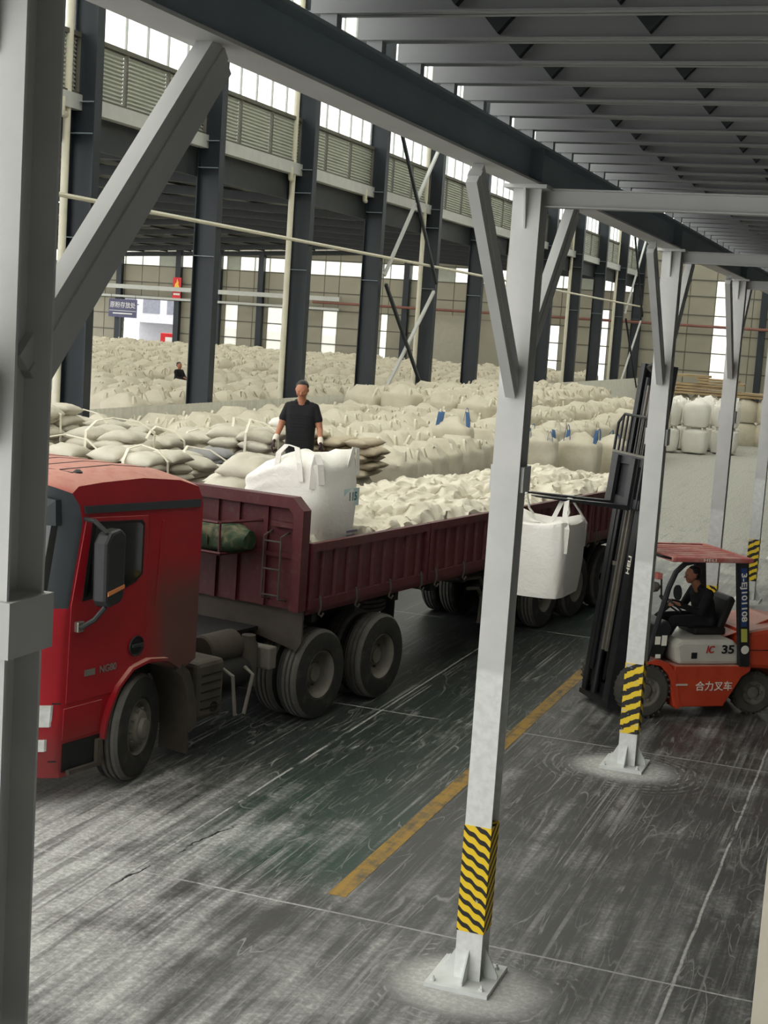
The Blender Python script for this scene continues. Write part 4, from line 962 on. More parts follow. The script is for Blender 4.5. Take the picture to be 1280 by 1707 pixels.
# ---- load on the trailer
CV = [crumple_mesh(s) for s in range(7)]
TM = Matrix.Translation(BP) @ Matrix.Rotation(R(-9.5), 4, 'Z')
def on_trailer(v, b, z): return TM @ Vector((v, b, z))
mb = MB(); rnd = random.Random(9)
for i in range(17):
    for v in (-.42, -1.0, -1.55, -2.1):
        mb.box(v - .27, v + .27, -.85 + i * .66, -.25 + i * .66, 1.38, 1.74 + rnd.uniform(-.03, .04))
ob = mb.build('sacks_below', 'bag', None, bevel=.06); ob.matrix_world = TM; tag(ob, 'lower layer of bags on the trailer bed under the loose bags', 'sacks', None, 'stuff')
i = 0; b = .95
while b < 10.3:
    for v in (-.56, -1.25, -1.94):
        if b < 1.6 and v < -1.3: continue
        o = link('sack', rr_.choice(CV)); o.location = on_trailer(v + rr_.uniform(-.06, .03), b + rr_.uniform(-.08, .08), 1.76 + rr_.uniform(-.04, .06) + (.05 if v < -.6 else 0))
        o.rotation_euler = (rr_.uniform(-.06, .06), rr_.uniform(-.06, .06), R(-9.5) + rr_.uniform(-.35, .35) + rr_.choice((0, 3.14)))
        o.scale = (1.08, 1.3, 1.15); tag(o, 'crumpled white bag %s, %s third of the trailer' % ({-.56: 'along the near side board', -1.25: 'in the middle of the load', -1.94: 'along the far side board'}[v], 'front' if b < 4 else ('middle' if b < 7.2 else 'rear')), 'sack', 'loose bags on the trailer')
    b += .70
for k, (v, b, z, s, rz) in enumerate(((-.52, -.62, 1.76, .95, .1), (-.50, .80, 1.80, .9, .3), (-1.9, -.55, 1.76, 1.0, .1), (-1.25, -.7, 1.76, .9, 1.4))):
    o = link('sack', CV[k]); o.location = on_trailer(v, b, z); o.rotation_euler = (0, 0, rz - .16); o.scale = (s * .85, s * .8, s)
    tag(o, ('flat folded white bag at the trailer corner behind the headboard', 'crumpled white bag leaning on the side board right of the big white bag', 'white bag tucked behind the headboard at its far end', 'white bag lying before the big white bag')[k], 'sack')
# sacks heaped left of the big bag
k = 0
for L, row in enumerate((((-1.95, -.35), (-1.72, -.15), (-2.0, .25), (-1.75, .45), (-1.95, .75)), ((-1.9, -.2), (-1.75, .1), (-1.95, .4), (-1.72, .62)), ((-1.75, .0), (-1.9, .3), (-1.7, .55)), ((-1.74, .2), (-1.8, .55)))):
    for v, b in row:
        o = link('sack', SV[k % 7]); o.location = on_trailer(v, b, 2.08 + L * .19); o.rotation_euler = (rr_.uniform(-.15, .15), rr_.uniform(-.15, .15), rr_.uniform(-.5, .5) + (1.4 if k % 3 == 0 else 0)); o.scale = (1.4, 1.35, 1.35)
        tag(o, 'plump cream sack, %s layer of the heap left of the big white bag' % ('lowest', 'second', 'third', 'fourth', 'top')[L], 'sack', 'sacks beside the big white bag'); k += 1
for k, (v, b) in enumerate(((-1.9, .1), (-2.0, .6), (-1.75, -.4))):
    o = link('sack', CV[3 + k]); o.location = on_trailer(v, b, 1.76); o.rotation_euler = (0, 0, .4 * k); o.scale = (.85, .9, 1); tag(o, 'crumpled white bag under the sacks left of the big white bag', 'sack', 'bags under the heaped sacks')
big = empty('bulk_bag', on_trailer(-.86, .02, 1.76), R(-9.5), 'big full white bulk bag with blue print standing at the front of the trailer', 'bulk bag')
def bigfn():
    mb = MB(); nu, nv = 64, 34
    def fn(i, j):
        a = 2 * math.pi * i; c, s = sgp(math.cos(a), .5), sgp(math.sin(a), .5)
        if j < .1: r = .93 * j / .1; z = .02 * j / .1
        elif j < .74: q = (j - .1) / .64; r = .93 + .09 * math.sin(q * 3.0); z = .02 + 1.02 * q
        else: q = (j - .74) / .26; r = .95 * (1 - q ** 1.6); z = 1.04 + .19 * math.sin(q * 1.57)
        w_, d_ = .60, .46
        p = Vector((c * r * w_, s * r * d_, z))
        # the far left slumps, horizontal creases run across the near face, corners peak up
        sl = max(0, -p.x / .6); p.z -= .30 * sl * max(0, z - .35); p.x -= .16 * sl * max(0, math.sin(min(1, z / .8) * 3.14))
        k = 1 + .018 * math.sin(z * 38 + 3 * noise.noise((p.x * 2, p.y * 2, z))) * (1 if j > .12 else 0) * sm((.35 - p.x) / .5) + .045 * noise.noise((p.x * 2.2, p.y * 2.2, z * 2.2))
        p.x *= k; p.y *= k
        cx = max(0, 1 - math.hypot(p.x - .50, p.y - .30) / .28); p.z += .20 * cx * sm((j - .5) / .3)
        cx = max(0, 1 - math.hypot(p.x - .42, p.y + .36) / .2); p.z += .10 * cx * sm((j - .6) / .3)
        if j > .6: p.z += .05 * noise.noise((p.x * 5, p.y * 5, 7))
        return p
    mb.grid(fn, nu, nv, True); mb.f.append(tuple(k * nv + nv - 1 for k in range(nu))); mb.mi.append(0)
    return mb.mesh('body', 'bagwhite', 60)
big.scale = (1.06, 1.05, 1.08); link('body', bigfn(), big)
MT['print'] = mat('blue_green_print', (86, 128, 132), .7, var=.1); MT['patch'] = mat('pale_blue_print', (196, 216, 216), .7); MT['smallprint'] = mat('violet_grey_print', (126, 122, 140), .7)
for pts, sd in (([(.30, -.45, .92), (.26, -.44, 1.12), (.18, -.38, 1.28), (.02, -.34, 1.30), (-.06, -.38, 1.20), (-.05, -.44, .95)], (1, 0, 0)), ([(.56, .1, .95), (.57, .15, 1.15), (.55, .25, 1.3), (.55, .33, 1.28), (.57, .34, .98)], (0, 1, 0)), ([(.52, -.36, .9), (.50, -.38, 1.12), (.44, -.36, 1.22), (.42, -.38, 1.1), (.44, -.43, .85)], (1, 1, 0))):
    big_l = MB().ribbon(pts, sd, .07, .01).build('lifting_loop', 'bagwhite', big)
pt_ = MB(); pt_.box(.600, .606, -.0, .34, .64, .84); pt_.build('printed_patch', 'patch', big)
text('115', .13, 'print', big, (0, 1, 0), (0, 0, 1), (.612, .19, .745), sx=1.0, bold=.004)
for k in range(3): MB().box(.608, .612, .10, .34 - .05 * k, .34 - .05 * k, .365 - .05 * k).build('small_print', 'smallprint', big)

# ================================================================ FORKLIFT  (local x = near side, y = to the rear, z = up)
def orange():
    m, t, b = base('orange_red_paint'); P = t.n('ShaderNodeTexCoord').outputs['Object']
    n = t.noise(P, 3, 5, .6); geo = t.n('ShaderNodeNewGeometry'); s2 = t.n('ShaderNodeSeparateXYZ'); t.put(s2.inputs[0], geo.outputs['Normal'])
    c = t.mix(t.ramp(n, .3, .7), rgb(190, 62, 34), rgb(206, 74, 42)); up = t.m('MULTIPLY', t.ramp(s2.outputs[2], .5, .9), t.ramp(n, .2, .6, .45, .85))
    t.put(b.inputs['Base Color'], t.mix(up, c, rgb(196, 150, 136))); b.inputs['Roughness'].default_value = .5; return m
MT['orange'] = orange()
MT['hood'] = mat('off_white_hood', (206, 204, 192), .45, var=.06, dust=.1)
MT['mast'] = mat('black_mast_steel', (32, 33, 36), .5, var=.25, scale=6, dust=.25, dustc=(96, 94, 90))
MT['solid'] = mat('solid_tyre_rubber', (74, 72, 66), .9, var=.12, scale=6)
MT['blueplate'] = mat('blue_number_plate', (40, 66, 120), .5); MT['yellowtag'] = mat('yellow_green_tag', (206, 208, 96), .5); MT['letters'] = mat('letter_white', (244, 240, 226), .5, var=.02)
MT['letterblack'] = mat('letter_black', (22, 22, 24), .5); MT['letterred'] = mat('letter_red', (190, 40, 34), .5)
fk = empty('forklift', (-2.757, 17.977, 0), R(-53), 'orange red forklift with white hood holding up a white bulk bag', 'forklift')
def sidep(poly, v0, v1, name, m, parent=fk, bevel=0): return MB().prism(poly, lambda u, z: (v0, u, z), lambda u, z: (v1, u, z)).build(name, m, parent, bevel=bevel, fix=True)
sidep([(.33, .14), (1.03, .14), (1.26, .52), (1.38, .60), (1.38, .67), (.30, .67), (.26, .40)], -1.17, -.01, 'chassis_body', 'orange', bevel=.015)
sidep([(-.16, .70), (.02, .76), (.2, .71), (.31, .58), (.36, .40), (.42, .14), (.36, .12), (.29, .38), (.22, .55), (.1, .67), (-.05, .70), (-.16, .67)], -.28, .0, 'front_fender', 'orange')
sidep([(-.16, .70), (.02, .76), (.2, .71), (.31, .58), (.36, .40), (.42, .14), (.36, .12), (.29, .38), (.22, .55), (.1, .67), (-.05, .70), (-.16, .67)], -1.2, -.92, 'front_fender', 'orange')
sidep([(.0, .60), (.32, .62), (.32, .67), (.0, .66)], -.92, -.28, 'floor_plate', 'black')
MB().box(-.02, .004, .33, .49, .42, .44).build('step', 'hood', fk)
# counterweight
cw = MB(); cwp = [(1.30, .70), (1.38, .62), (1.52, .62), (1.78, .60), (1.86, .42), (1.92, .30), (2.3, .30), (2.42, .5), (2.42, .95), (2.30, 1.14), (1.9, 1.20), (1.30, 1.10)]
cw.prism(cwp, lambda u, z: (-1.14, u, z), lambda u, z: (-.03, u, z)); cw.build('counterweight', 'orange', fk, bevel=.06, fix=True)
MB().box(-.028, -.022, 1.34, 2.4, .862, .872).build('panel_seam', 'black', fk)
sidep([(1.12, .98), (1.55, 1.14), (1.75, 1.22), (1.8, 1.16), (1.3, 1.02)], -1.0, -.3, 'radiator_cover', 'orange', bevel=.02)
# hood under the seat
sidep([(.36, .67), (1.24, .67), (1.22, .90), (1.14, .985), (.40, .985), (.30, .93)], -1.10, -.06, 'hood', 'hood', bevel=.05)
MB().box(-.062, -.055, .54, .62, .75, .83).build('hood_vent', 'black', fk, bevel=.01)
text('35', .15, 'letterblack', fk, (0, 1, 0), (0, 0, 1), (-.054, 1.05, .865), bold=.004, sx=1.25)
text('IC', .13, 'letterred', fk, (0, 1, 0), (0, .18, 1), (-.054, .80, .865), sx=.9, bold=.003)
text('合力叉车', .13, 'letters', fk, (0, 1, 0), (0, 0, 1), (-.004, .87, .40), sx=1.02, bold=.0012)
# overhead guard
for v in (-.03, -1.12):
    sidep([(1.04, 2.0), (1.19, 2.0), (1.345, .66), (1.205, .66)], v - .035, v + .035, 'rear_post', 'mast')
    MB().tube([(v, -.10, .74), (v, .02, 1.25), (v, .12, 1.66), (v, .20, 1.86), (v, .32, 1.97), (v, .46, 2.0)], .036, 8).build('front_post', 'mast', fk, 40)
MT['guard'] = mat('dusty_red_guard', (190, 104, 96), .75, var=.1, scale=4, dust=.6, dustc=(208, 176, 164))
MB().box(-1.2, .04, .10, .17, 1.995, 2.055).build('guard_rim', 'guard', fk, bevel=.012); MB().box(-1.2, .04, 1.17, 1.24, 1.995, 2.055).build('guard_rim', 'guard', fk, bevel=.012)
for v in (-1.17, .01): MB().box(v - .03, v + .03, .17, 1.17, 1.995, 2.055).build('guard_rim', 'guard', fk, bevel=.012)
for i in range(7): MB().box(-1.06 + i * .15, -.94 + i * .15, .17, 1.17, 2.03, 2.05).build('guard_slat', 'guard', fk)
text('HELI', .06, 'letters', fk, (0, 1, 0), (0, 0, 1), (.043, .62, 2.025), sx=1.6)
sidep([(1.085, 1.93), (1.165, 1.93), (1.25, 1.18), (1.165, 1.18)], .006, .010, 'number_plate', 'blueplate')
text('3-EJ101108', .105, 'letters', fk, (0, .085, -.75), (0, 1, .1), (.013, 1.166, 1.555), sx=1.32, bold=.002)
sidep([(1.17, 1.15), (1.255, 1.15), (1.275, .98), (1.19, .98)], .006, .010, 'inspection_tag', 'yellowtag')
MB().lathe([(0, 0), (0, .055), (.006, .055), (.006, 0)], (.005, 1.255, .88), 'x', 18).build('round_sticker', 'letters', fk)
# seat, wheel, dashboard
MB().box(-.82, -.36, .72, 1.18, .985, 1.09).build('seat_cushion', 'black', fk, bevel=.03); sidep([(1.06, 1.06), (1.16, 1.06), (1.30, 1.44), (1.24, 1.50), (1.18, 1.46)], -.80, -.38, 'seat_back', 'black', bevel=.03)
sidep([(-.06, .67), (.18, .67), (.30, 1.12), (.22, 1.22), (.06, 1.16)], -1.0, -.16, 'dashboard', 'plastic', bevel=.03)
MB().tube([(-.58, .22, 1.15), (-.58, .46, 1.34)], .03, 8).build('steering_column', 'plastic', fk, 40)
Mw = Matrix.Translation((-.58, .47, 1.345)) @ Matrix.Rotation(R(-38), 4, 'X')
ring = [Mw @ Vector((.17 * math.cos(a), .17 * math.sin(a), 0)) for a in [k * math.pi / 12 for k in range(25)]]
MB().tube(ring, .014, 6).tube([Mw @ Vector((-.16, 0, 0)), Mw @ Vector((.16, 0, 0))], .012, 6).build('steering_wheel', 'plastic', fk, 40)
for v, u in ((-.2, .1), (-.98, .1)):
    lp = empty('work_lamp', (v, u, 1.66)); lp.parent = fk
    MB().box(-.05, .05, -.09, -.01, .08, .16).build('indicator', 'guard', lp, bevel=.01); MB().lathe([(-.1, 0), (-.1, .07), (-.03, .06), (0, .03), (0, 0)], (0, -.02, -.02), 'y', 14).build('lamp_shell', 'rim', lp, 40); MB().tube([(0, .02, -.15), (0, 0, .08)], .012, 6).build('bracket', 'mast', lp)
MB().lathe([(0, 0), (0, .095), (.02, .1), (.03, .06), (.03, 0)], (-.25, .36, 1.56), 'y', 18).build('round_mirror', 'plastic', fk, 40)
for u, z, h in ((-.02, 1.10, .10), (.07, 1.10, .13), (.0, .90, .05)): MB().box(.006, .012, u, u + .07, z - h / 2 - .1, z + h / 2 - .1).build('sticker', 'letters', fk)
# wheels
fw_me = MB().lathe([(-.25, .17), (-.25, .30), (-.22, .335), (-.03, .335), (0, .30), (.0, .2), (-.02, .19)], (0, 0, 0), 'x', 40).mesh('tyre', 'solid', 30)
fr_me = MB().lathe([(-.02, .2), (-.01, .19), (-.05, .175), (-.07, .1), (-.03, .09), (-.02, .05), (-.02, 0)], (0, 0, 0), 'x', 30).mesh('rim', 'rim', 35)
lug = MB().box(-.245, -.005, -.012, .012, .318, .345).mesh('tread_lug', 'solid')
for v, u, s, st, side in ((0, -.08, 1.0, 0, 1), (-1.2, -.08, 1.0, 0, -1), (-.12, 1.52, .82, R(-12), 1), (-1.06, 1.52, .82, R(-12), -1)):
    w_ = empty('wheel', (v, u, .345 * s), st + (math.pi if side < 0 else 0)); w_.parent = fk; w_.scale = (s, s, s)
    link('tyre', fw_me, w_); link('rim', fr_me, w_)
    for k in range(28): l_ = link('tread_lug', lug, w_); l_.rotation_euler = (2 * math.pi * k / 28, 0, 0)
    for k in range(6): a = k * math.pi / 3; q = link('wheel_nut', nut_me, w_); q.location = (-.05, .13 * math.cos(a), .13 * math.sin(a))
MB().tube([(-1.1, -.08, .345), (-.1, -.08, .345)], .07, 8).build('front_axle', 'mast', fk); MB().tube([(-1.0, 1.52, .28), (-.2, 1.52, .28)], .05, 8).build('rear_axle', 'mast', fk)
# mast, leaning back
ta = R(5.4); MM = Matrix.Translation((0, -.46, .14)) @ Matrix.Rotation(-ta, 4, 'X')
ms = empty('mast'); ms.parent = fk; ms.matrix_basis = MM
def chan(v, y0, y1, z0, z1, name, inward):
    c = MB(); a = .012
    c.box(v - a, v + a, y0, y1, z0, z1); w0, w1 = sorted((v, v + inward * .10)); c.box(w0, w1, y0, y0 + .02, z0, z1); c.box(w0, w1, y1 - .02, y1, z0, z1); return c.build(name, 'mast', ms)
for v, i in ((-.22, -1), (-.98, 1)): chan(v, -.03, .19, -.02, 2.95, 'outer_rail', i); chan(v + i * .075, -.02, .17, .3, 4.27, 'inner_rail', i)
for z in (.0, 1.45, 2.8): MB().box(-.97, -.23, .13, .19, z, z + .14).build('cross_member', 'mast', ms)
for z in (4.12, 3.2): MB().box(-.90, -.30, .10, .15, z, z + .14).build('cross_member', 'mast', ms)
for v in (-.42, -.78):
    MB().tube([(v, .05, .0), (v, .05, 1.7)], .045, 10).build('lift_cylinder', 'mast', ms, 40); MB().tube([(v, .05, 1.7), (v, .05, 4.1)], .034, 8).build('piston_rod', 'mast', ms, 40)
    MB().lathe([(0, .05), (.05, .055), (.05, .03)], (v, .05, 1.68), 'z', 12).build('cylinder_collar', 'rim', ms)
for v in (-.34, -.50, -.70, -.86): MB().tube([(v, .12, .2), (v + .01, .13, 2.0), (v, .12, 4.0)], .022, 6).build('hydraulic_hose', 'black', ms, 40)
for v in (-.55, -.65): MB().box(v - .02, v + .02, -.01, .02, .6, 4.0).build('lift_chain', 'rim', ms)
MB().tube([(-.60, .1, 4.2), (-.60, .02, 4.28), (-.60, -.06, 4.2)], .05, 8).build('chain_pulley', 'mast', ms)
MB().box(-1.02, -.18, -.04, .17, -.06, .0).build('mast_foot', 'mast', ms)
text('HELI', .11, 'letters', ms, (0, 0, 1), (-1, 0, 0), (-.275, -.034, 1.76), sx=1.1, bold=.003)
# carriage, load guard and forks
cz = 2.46
for z in (cz, cz + .52): MB().box(-1.08, -.12, -.13, -.05, z, z + .12).build('carriage_bar', 'mast', ms, bevel=.01)
for v in (-1.02, -.9, -.3, -.18): MB().box(v - .02, v + .02, -.14, .02, cz, cz + .62).build('carriage_plate', 'mast', ms)
MB().box(-.86, -.34, -.10, -.08, cz + .12, cz + .52).build('carriage_plate', 'mast', ms)
g = [(-1.12, cz + .62), (-1.12, cz + 1.02), (-.98, cz + 1.14), (-.22, cz + 1.14), (-.08, cz + 1.02), (-.08, cz + .62)]
MB().tube([(v, -.09, z) for v, z in g], .02, 6).build('load_guard_frame', 'mast', ms, 40); MB().box(-1.12, -.08, -.11, -.07, cz + .62, cz + .67).build('load_guard_bar', 'rim', ms)
for i in range(8): v = -1.0 + i * .115; MB().box(v - .014, v + .014, -.10, -.08, cz + .66, cz + 1.13).build('load_guard_bar', 'mast', ms)
for v in (-.38, -.86):
    f_ = MB(); f_.prism([(-.13, cz + .62), (-.18, cz + .62), (-.18, cz + .03), (-1.42, cz + .0), (-1.42, cz - .015), (-.18, cz - .03), (-.13, cz - .02)], lambda u, z: (v - .065, u, z), lambda u, z: (v + .065, u, z)); f_.build('fork', 'mast', ms, fix=True)
MB().tube([(-.5, .1, 2.02), (-.5, -.15, 2.12)], .015, 6).build('hose_bar', 'mast', fk); MB().tube([(.0, .12, 2.03), (.0, -.02, 2.06), (-.2, -.25, 2.12)], .018, 6).build('hose_bar', 'mast', fk)
MB().tube([(-.35, -.1, .7), (-.35, -.3, .9)], .035, 8).tube([(-.85, -.1, .7), (-.85, -.3, .9)], .035, 8)
# ---- bag hanging from the forks
hb = empty('bulk_bag', (-4.27, 17.66, 1.50), R(-4), 'clean white bulk bag hanging by its loops from the forklift forks', 'bulk bag')
def hangfn():
    mb = MB(); nu, nv = 56, 30
    def fn(i, j):
        a = 2 * math.pi * i; c, s = sgp(math.cos(a), .3), sgp(math.sin(a), .3)
        if j < .14: q = j / .14; r = .94 * q; z = .0 + .0 * q
        elif j < .85: q = (j - .14) / .71; r = .94 + .07 * math.sin(q * 2.6); z = .01 + .97 * q
        else: q = (j - .85) / .15; r = .975 * (1 - q); z = .98 - .06 * math.sin(q * 1.57)
        p = Vector((c * r * .5, s * r * .5, z)); cor = abs(math.cos(a) * math.sin(a)) * 2
        p.z += .06 * cor * sm((j - .6) / .25) * (1 if j < .9 else .3) - .02 * math.cos(p.x * 3)
        k = 1 + .02 * noise.noise((p.x * 3, p.y * 3, z * 2)) + .012 * math.sin(14 * a + z * 2) * sm((.5 - abs(z - .95)) / .5) - .01 * math.sin(9 * a) * sm((.25 - z) / .25)
        p.x *= k; p.y *= k; return p
    mb.grid(fn, nu, nv, True); return mb.mesh('body', 'bagwhite', 55)
link('body', hangfn(), hb)
MB().tube([(.46 * sgp(math.cos(a), .3), .46 * sgp(math.sin(a), .3), .012) for a in [k * math.pi / 24 for k in range(49)]], .008, 5).build('bottom_seam', 'bagwhite', hb, 40)
for (cx_, cy_) in ((.46, -.40), (-.46, -.40), (.46, .42), (-.46, .42)):
    sx_, sy_ = math.copysign(1, cx_), math.copysign(1, cy_)
    top = Vector((.28 * sx_ + .06, .10 * sy_, 1.29 + .02 * -sx_))
    MB().ribbon([(cx_ + .02 * sx_, cy_ + .02 * sy_, .60), (cx_ + .03 * sx_, cy_ + .02 * sy_, .92), (cx_ * .9, cy_ * .8, 1.08), top + Vector((.03, -.03, 0)), top + Vector((-.03, 0, .0)), (cx_ * .6, cy_ * .8, 1.05), (cx_ * .5, cy_ * 1.0, .96)], (0, 1, 0) if sy_ > 0 else (1, .3, 0), .06, .012).build('lifting_loop', 'bagwhite', hb)

hb.scale = (.96, .96, .93)
# ================================================================ PEOPLE
MT['skin'] = mat('skin', (172, 116, 88), .55, var=.08); MT['hair'] = mat('black_hair', (24, 21, 20), .6, var=.2); MT['tee'] = mat('black_cotton', (17, 18, 22), .9, var=.2); MT['trousers'] = mat('dark_trousers', (24, 26, 32), .9, var=.15)
MT['glove'] = mat('dark_work_glove', (52, 34, 34), .8, var=.2); MT['cuff'] = mat('white_glove_cuff', (226, 214, 200), .8); MT['shoe'] = mat('dark_shoe', (30, 28, 27), .7); MT['lip'] = mat('lip', (140, 76, 66), .5)
def capsule(mb, a, ra, b, rb, n=12):
    a, b = Vector(a), Vector(b); d = b - a; L = d.length; d = d.normalized() if L > 1e-6 else Vector((0, 0, 1))
    pts = []; rs = []
    for k in range(5): t = -math.pi / 2 + k * math.pi / 8; pts.append(a + d * ra * math.sin(t)); rs.append(max(ra * math.cos(t), 1e-4))
    for k in range(4, 9): t = -math.pi / 2 + k * math.pi / 8; pts.append(b + d * rb * math.sin(t)); rs.append(max(rb * math.cos(t), 1e-4))
    mb.tube(pts, rs, n)
def person(name, label, segs, hair, eyes, loc, rz, voxel=.0085):
    """segs: (a, ra, b, rb, material); body = one remeshed surface"""
    t = empty(name, loc, rz, label, 'person'); mb = MB()
    for a, ra, b, rb, m in segs: capsule(mb, a, ra, b, rb)
    o = mb.build('body', 'tee', t); md = o.modifiers.new('r', 'REMESH'); md.mode = 'VOXEL'; md.voxel_size = voxel; md.use_smooth_shade = True
    sm_ = o.modifiers.new('s', 'SMOOTH'); sm_.iterations = 3; sm_.factor = .5
    bpy.context.view_layer.update(); dg = bpy.context.evaluated_depsgraph_get(); me = bpy.data.meshes.new_from_object(o.evaluated_get(dg)); o.modifiers.clear(); o.data = me
    names = []
    for s in segs:
        if s[4] not in names: names.append(s[4])
    me.materials.clear()
    for nme in names: me.materials.append(MT[nme])
    pre = [(Vector(a), ra, Vector(b), rb, names.index(m)) for a, ra, b, rb, m in segs]
    idx = []
    for p in me.polygons:
        c = p.center; best = 9; bi = 0
        for a, ra, b, rb, mi_ in pre:
            d = b - a; tt = 0 if d.length_squared < 1e-9 else min(1, max(0, (c - a).dot(d) / d.length_squared)); q = (c - a - d * tt).length - (ra + (rb - ra) * tt)
            if q < best: best = q; bi = mi_
        idx.append(bi)
    me.polygons.foreach_set('material_index', idx); me.polygons.foreach_set('use_smooth', [True] * len(idx))
    hm = MB()
    for a, ra, b, rb in hair: capsule(hm, a, ra, b, rb, 16)
    h = hm.build('hair', 'hair', t, 60)
    for e in eyes: MB().lathe([(-.007, 0), (-.005, .006), (0, .009), (.005, .006), (.007, 0)], e, 'z', 8).build('eye', 'letterblack', t, 60)
    return t
def torso(levels, m, cx=0.0):
    """levels: (y, z, half width, radius) from the hem up, filled in between"""
    out = []
    for (y0, z0, w0, r0), (y1, z1, w1, r1) in zip(levels, levels[1:]):
        n = max(1, int(abs(z1 - z0) / .03))
        for k in range(n):
            f = k / n; y, z, w_, r = y0 + (y1 - y0) * f, z0 + (z1 - z0) * f, w0 + (w1 - w0) * f, r0 + (r1 - r0) * f
            out.append(((cx - w_, y, z), r, (cx + w_, y, z), r, m))
    y, z, w_, r = levels[-1]; out.append(((cx - w_, y, z), r, (cx + w_, y, z), r, m)); return out
def hand(wrist, d, nrm, m, side, curl=.6, sc=1.0):
    """palm, four fingers of different length and a thumb; d = pointing, nrm = palm normal, side = thumb side vector"""
    w_, d, nrm, side = Vector(wrist), Vector(d).normalized(), Vector(nrm).normalized(), Vector(side).normalized(); out = []
    for k, ln in enumerate((.068, .076, .071, .056)):
        off = side * (.030 - .020 * k) * sc; kn = w_ + d * (.085 - .004 * abs(k - 1)) * sc + off
        out.append((w_ + off * .6, .017 * sc, kn, .0125 * sc, m))
        d1 = (d + nrm * curl).normalized(); m1 = kn + d1 * ln * .55 * sc; d2 = (d + nrm * curl * 2.6).normalized(); tip = m1 + d2 * ln * .55 * sc
        out += [(kn, .0105 * sc, m1, .0095 * sc, m), (m1, .0095 * sc, tip, .008 * sc, m)]
    t0 = w_ + side * .022 * sc + d * .015 * sc; t1 = t0 + (side * .8 + d * .8 + nrm * .3).normalized() * .045 * sc; t2 = t1 + (d + nrm * .5 + side * .1).normalized() * .035 * sc
    out += [(t0, .014 * sc, t1, .012 * sc, m), (t1, .012 * sc, t2, .009 * sc, m)]
    return out
def head(c, f, up, m='skin'):
    """c = skull centre, f = face direction, up"""
    c, f, up = Vector(c), Vector(f).normalized(), Vector(up).normalized(); s = f.cross(up).normalized()
    P = lambda a, b, e: c + f * a + s * b + up * e
    segs = [(P(-.02, 0, .02), .083, P(.015, 0, .015), .08, m), (P(.03, 0, -.02), .068, P(.04, 0, -.075), .045, m), (P(.03, .030, -.045), .046, P(.03, -.030, -.045), .046, m), (P(.05, .014, -.088), .028, P(.05, -.014, -.088), .028, m), (P(.048, .034, -.03), .038, P(.048, -.034, -.03), .038, m), (P(.088, 0, .0), .010, P(.108, 0, -.035), .014, m),
            (P(.084, .03, .012), .014, P(.084, -.03, .012), .014, m), (P(.079, .017, -.066), .010, P(.079, -.017, -.066), .010, 'lip'), (P(.0, .078, -.005), .016, P(-.01, .08, -.035), .012, m), (P(.0, -.078, -.005), .016, P(-.01, -.08, -.035), .012, m)]
    hair = [(P(-.035, 0, .03), .082, P(-.005, 0, .050), .066), (P(-.05, .02, -.02), .06, P(-.04, -.02, -.02), .06), (P(-.01, .042, .04), .046, P(-.01, -.042, .04), .046)]
    eyes = [P(.083, .033, -.003), P(.083, -.033, -.003)]
    return segs, hair, eyes
# man on the load: local -y = the way he faces (towards the camera), feet at z 0
H_, hr, ey = head((0, -.06, 1.605), (0, -1, -.36), (0, -.34, 1))
S = H_ + [((0, .0, 1.40), .058, (0, -.045, 1.53), .055, 'skin'),
     ((-.09, 0, .84), .095, (-.10, -.02, .48), .068, 'trousers'), ((-.10, -.02, .48), .066, (-.11, .03, .10), .05, 'trousers'), ((.09, 0, .84), .095, (.10, -.02, .48), .068, 'trousers'), ((.10, -.02, .48), .066, (.11, .03, .10), .05, 'trousers'),
     ((-.11, .05, .045), .045, (-.12, -.14, .04), .04, 'shoe'), ((.11, .05, .045), .045, (.12, -.14, .04), .04, 'shoe')] + torso([(0, .84, .085, .112), (0, 1.0, .085, .110), (0, 1.15, .095, .112), (0, 1.26, .105, .108), (.005, 1.34, .135, .08), (.01, 1.385, .13, .055), (.0, 1.42, .06, .05)], 'tee')
for s in (-1, 1):
    sh, mid, el, wr = Vector((s * .175, .01, 1.365)), Vector((s * .235, -.02, 1.21)), Vector((s * .262, -.035, 1.09)), Vector((s * .30, -.20, .93))
    S += [(sh, .060, mid, .058, 'tee'), (mid, .046, el, .042, 'skin'), (el, .042, wr + (el - wr) * .25, .034, 'skin'), (wr + (el - wr) * .2, .041, wr, .038, 'cuff')]
    S += hand(wr + Vector((s * .01, -.02, -.02)), (s * .28, -.25, -1), (-s * .6, .5, 0), 'glove', (-s * .2, -1, .2), .5, 1.1)
man = person('person', 'person in black T-shirt and work gloves standing on the trailer load, looking down', S, hr, ey, (-7.67, 17.86, 2.14), R(16))
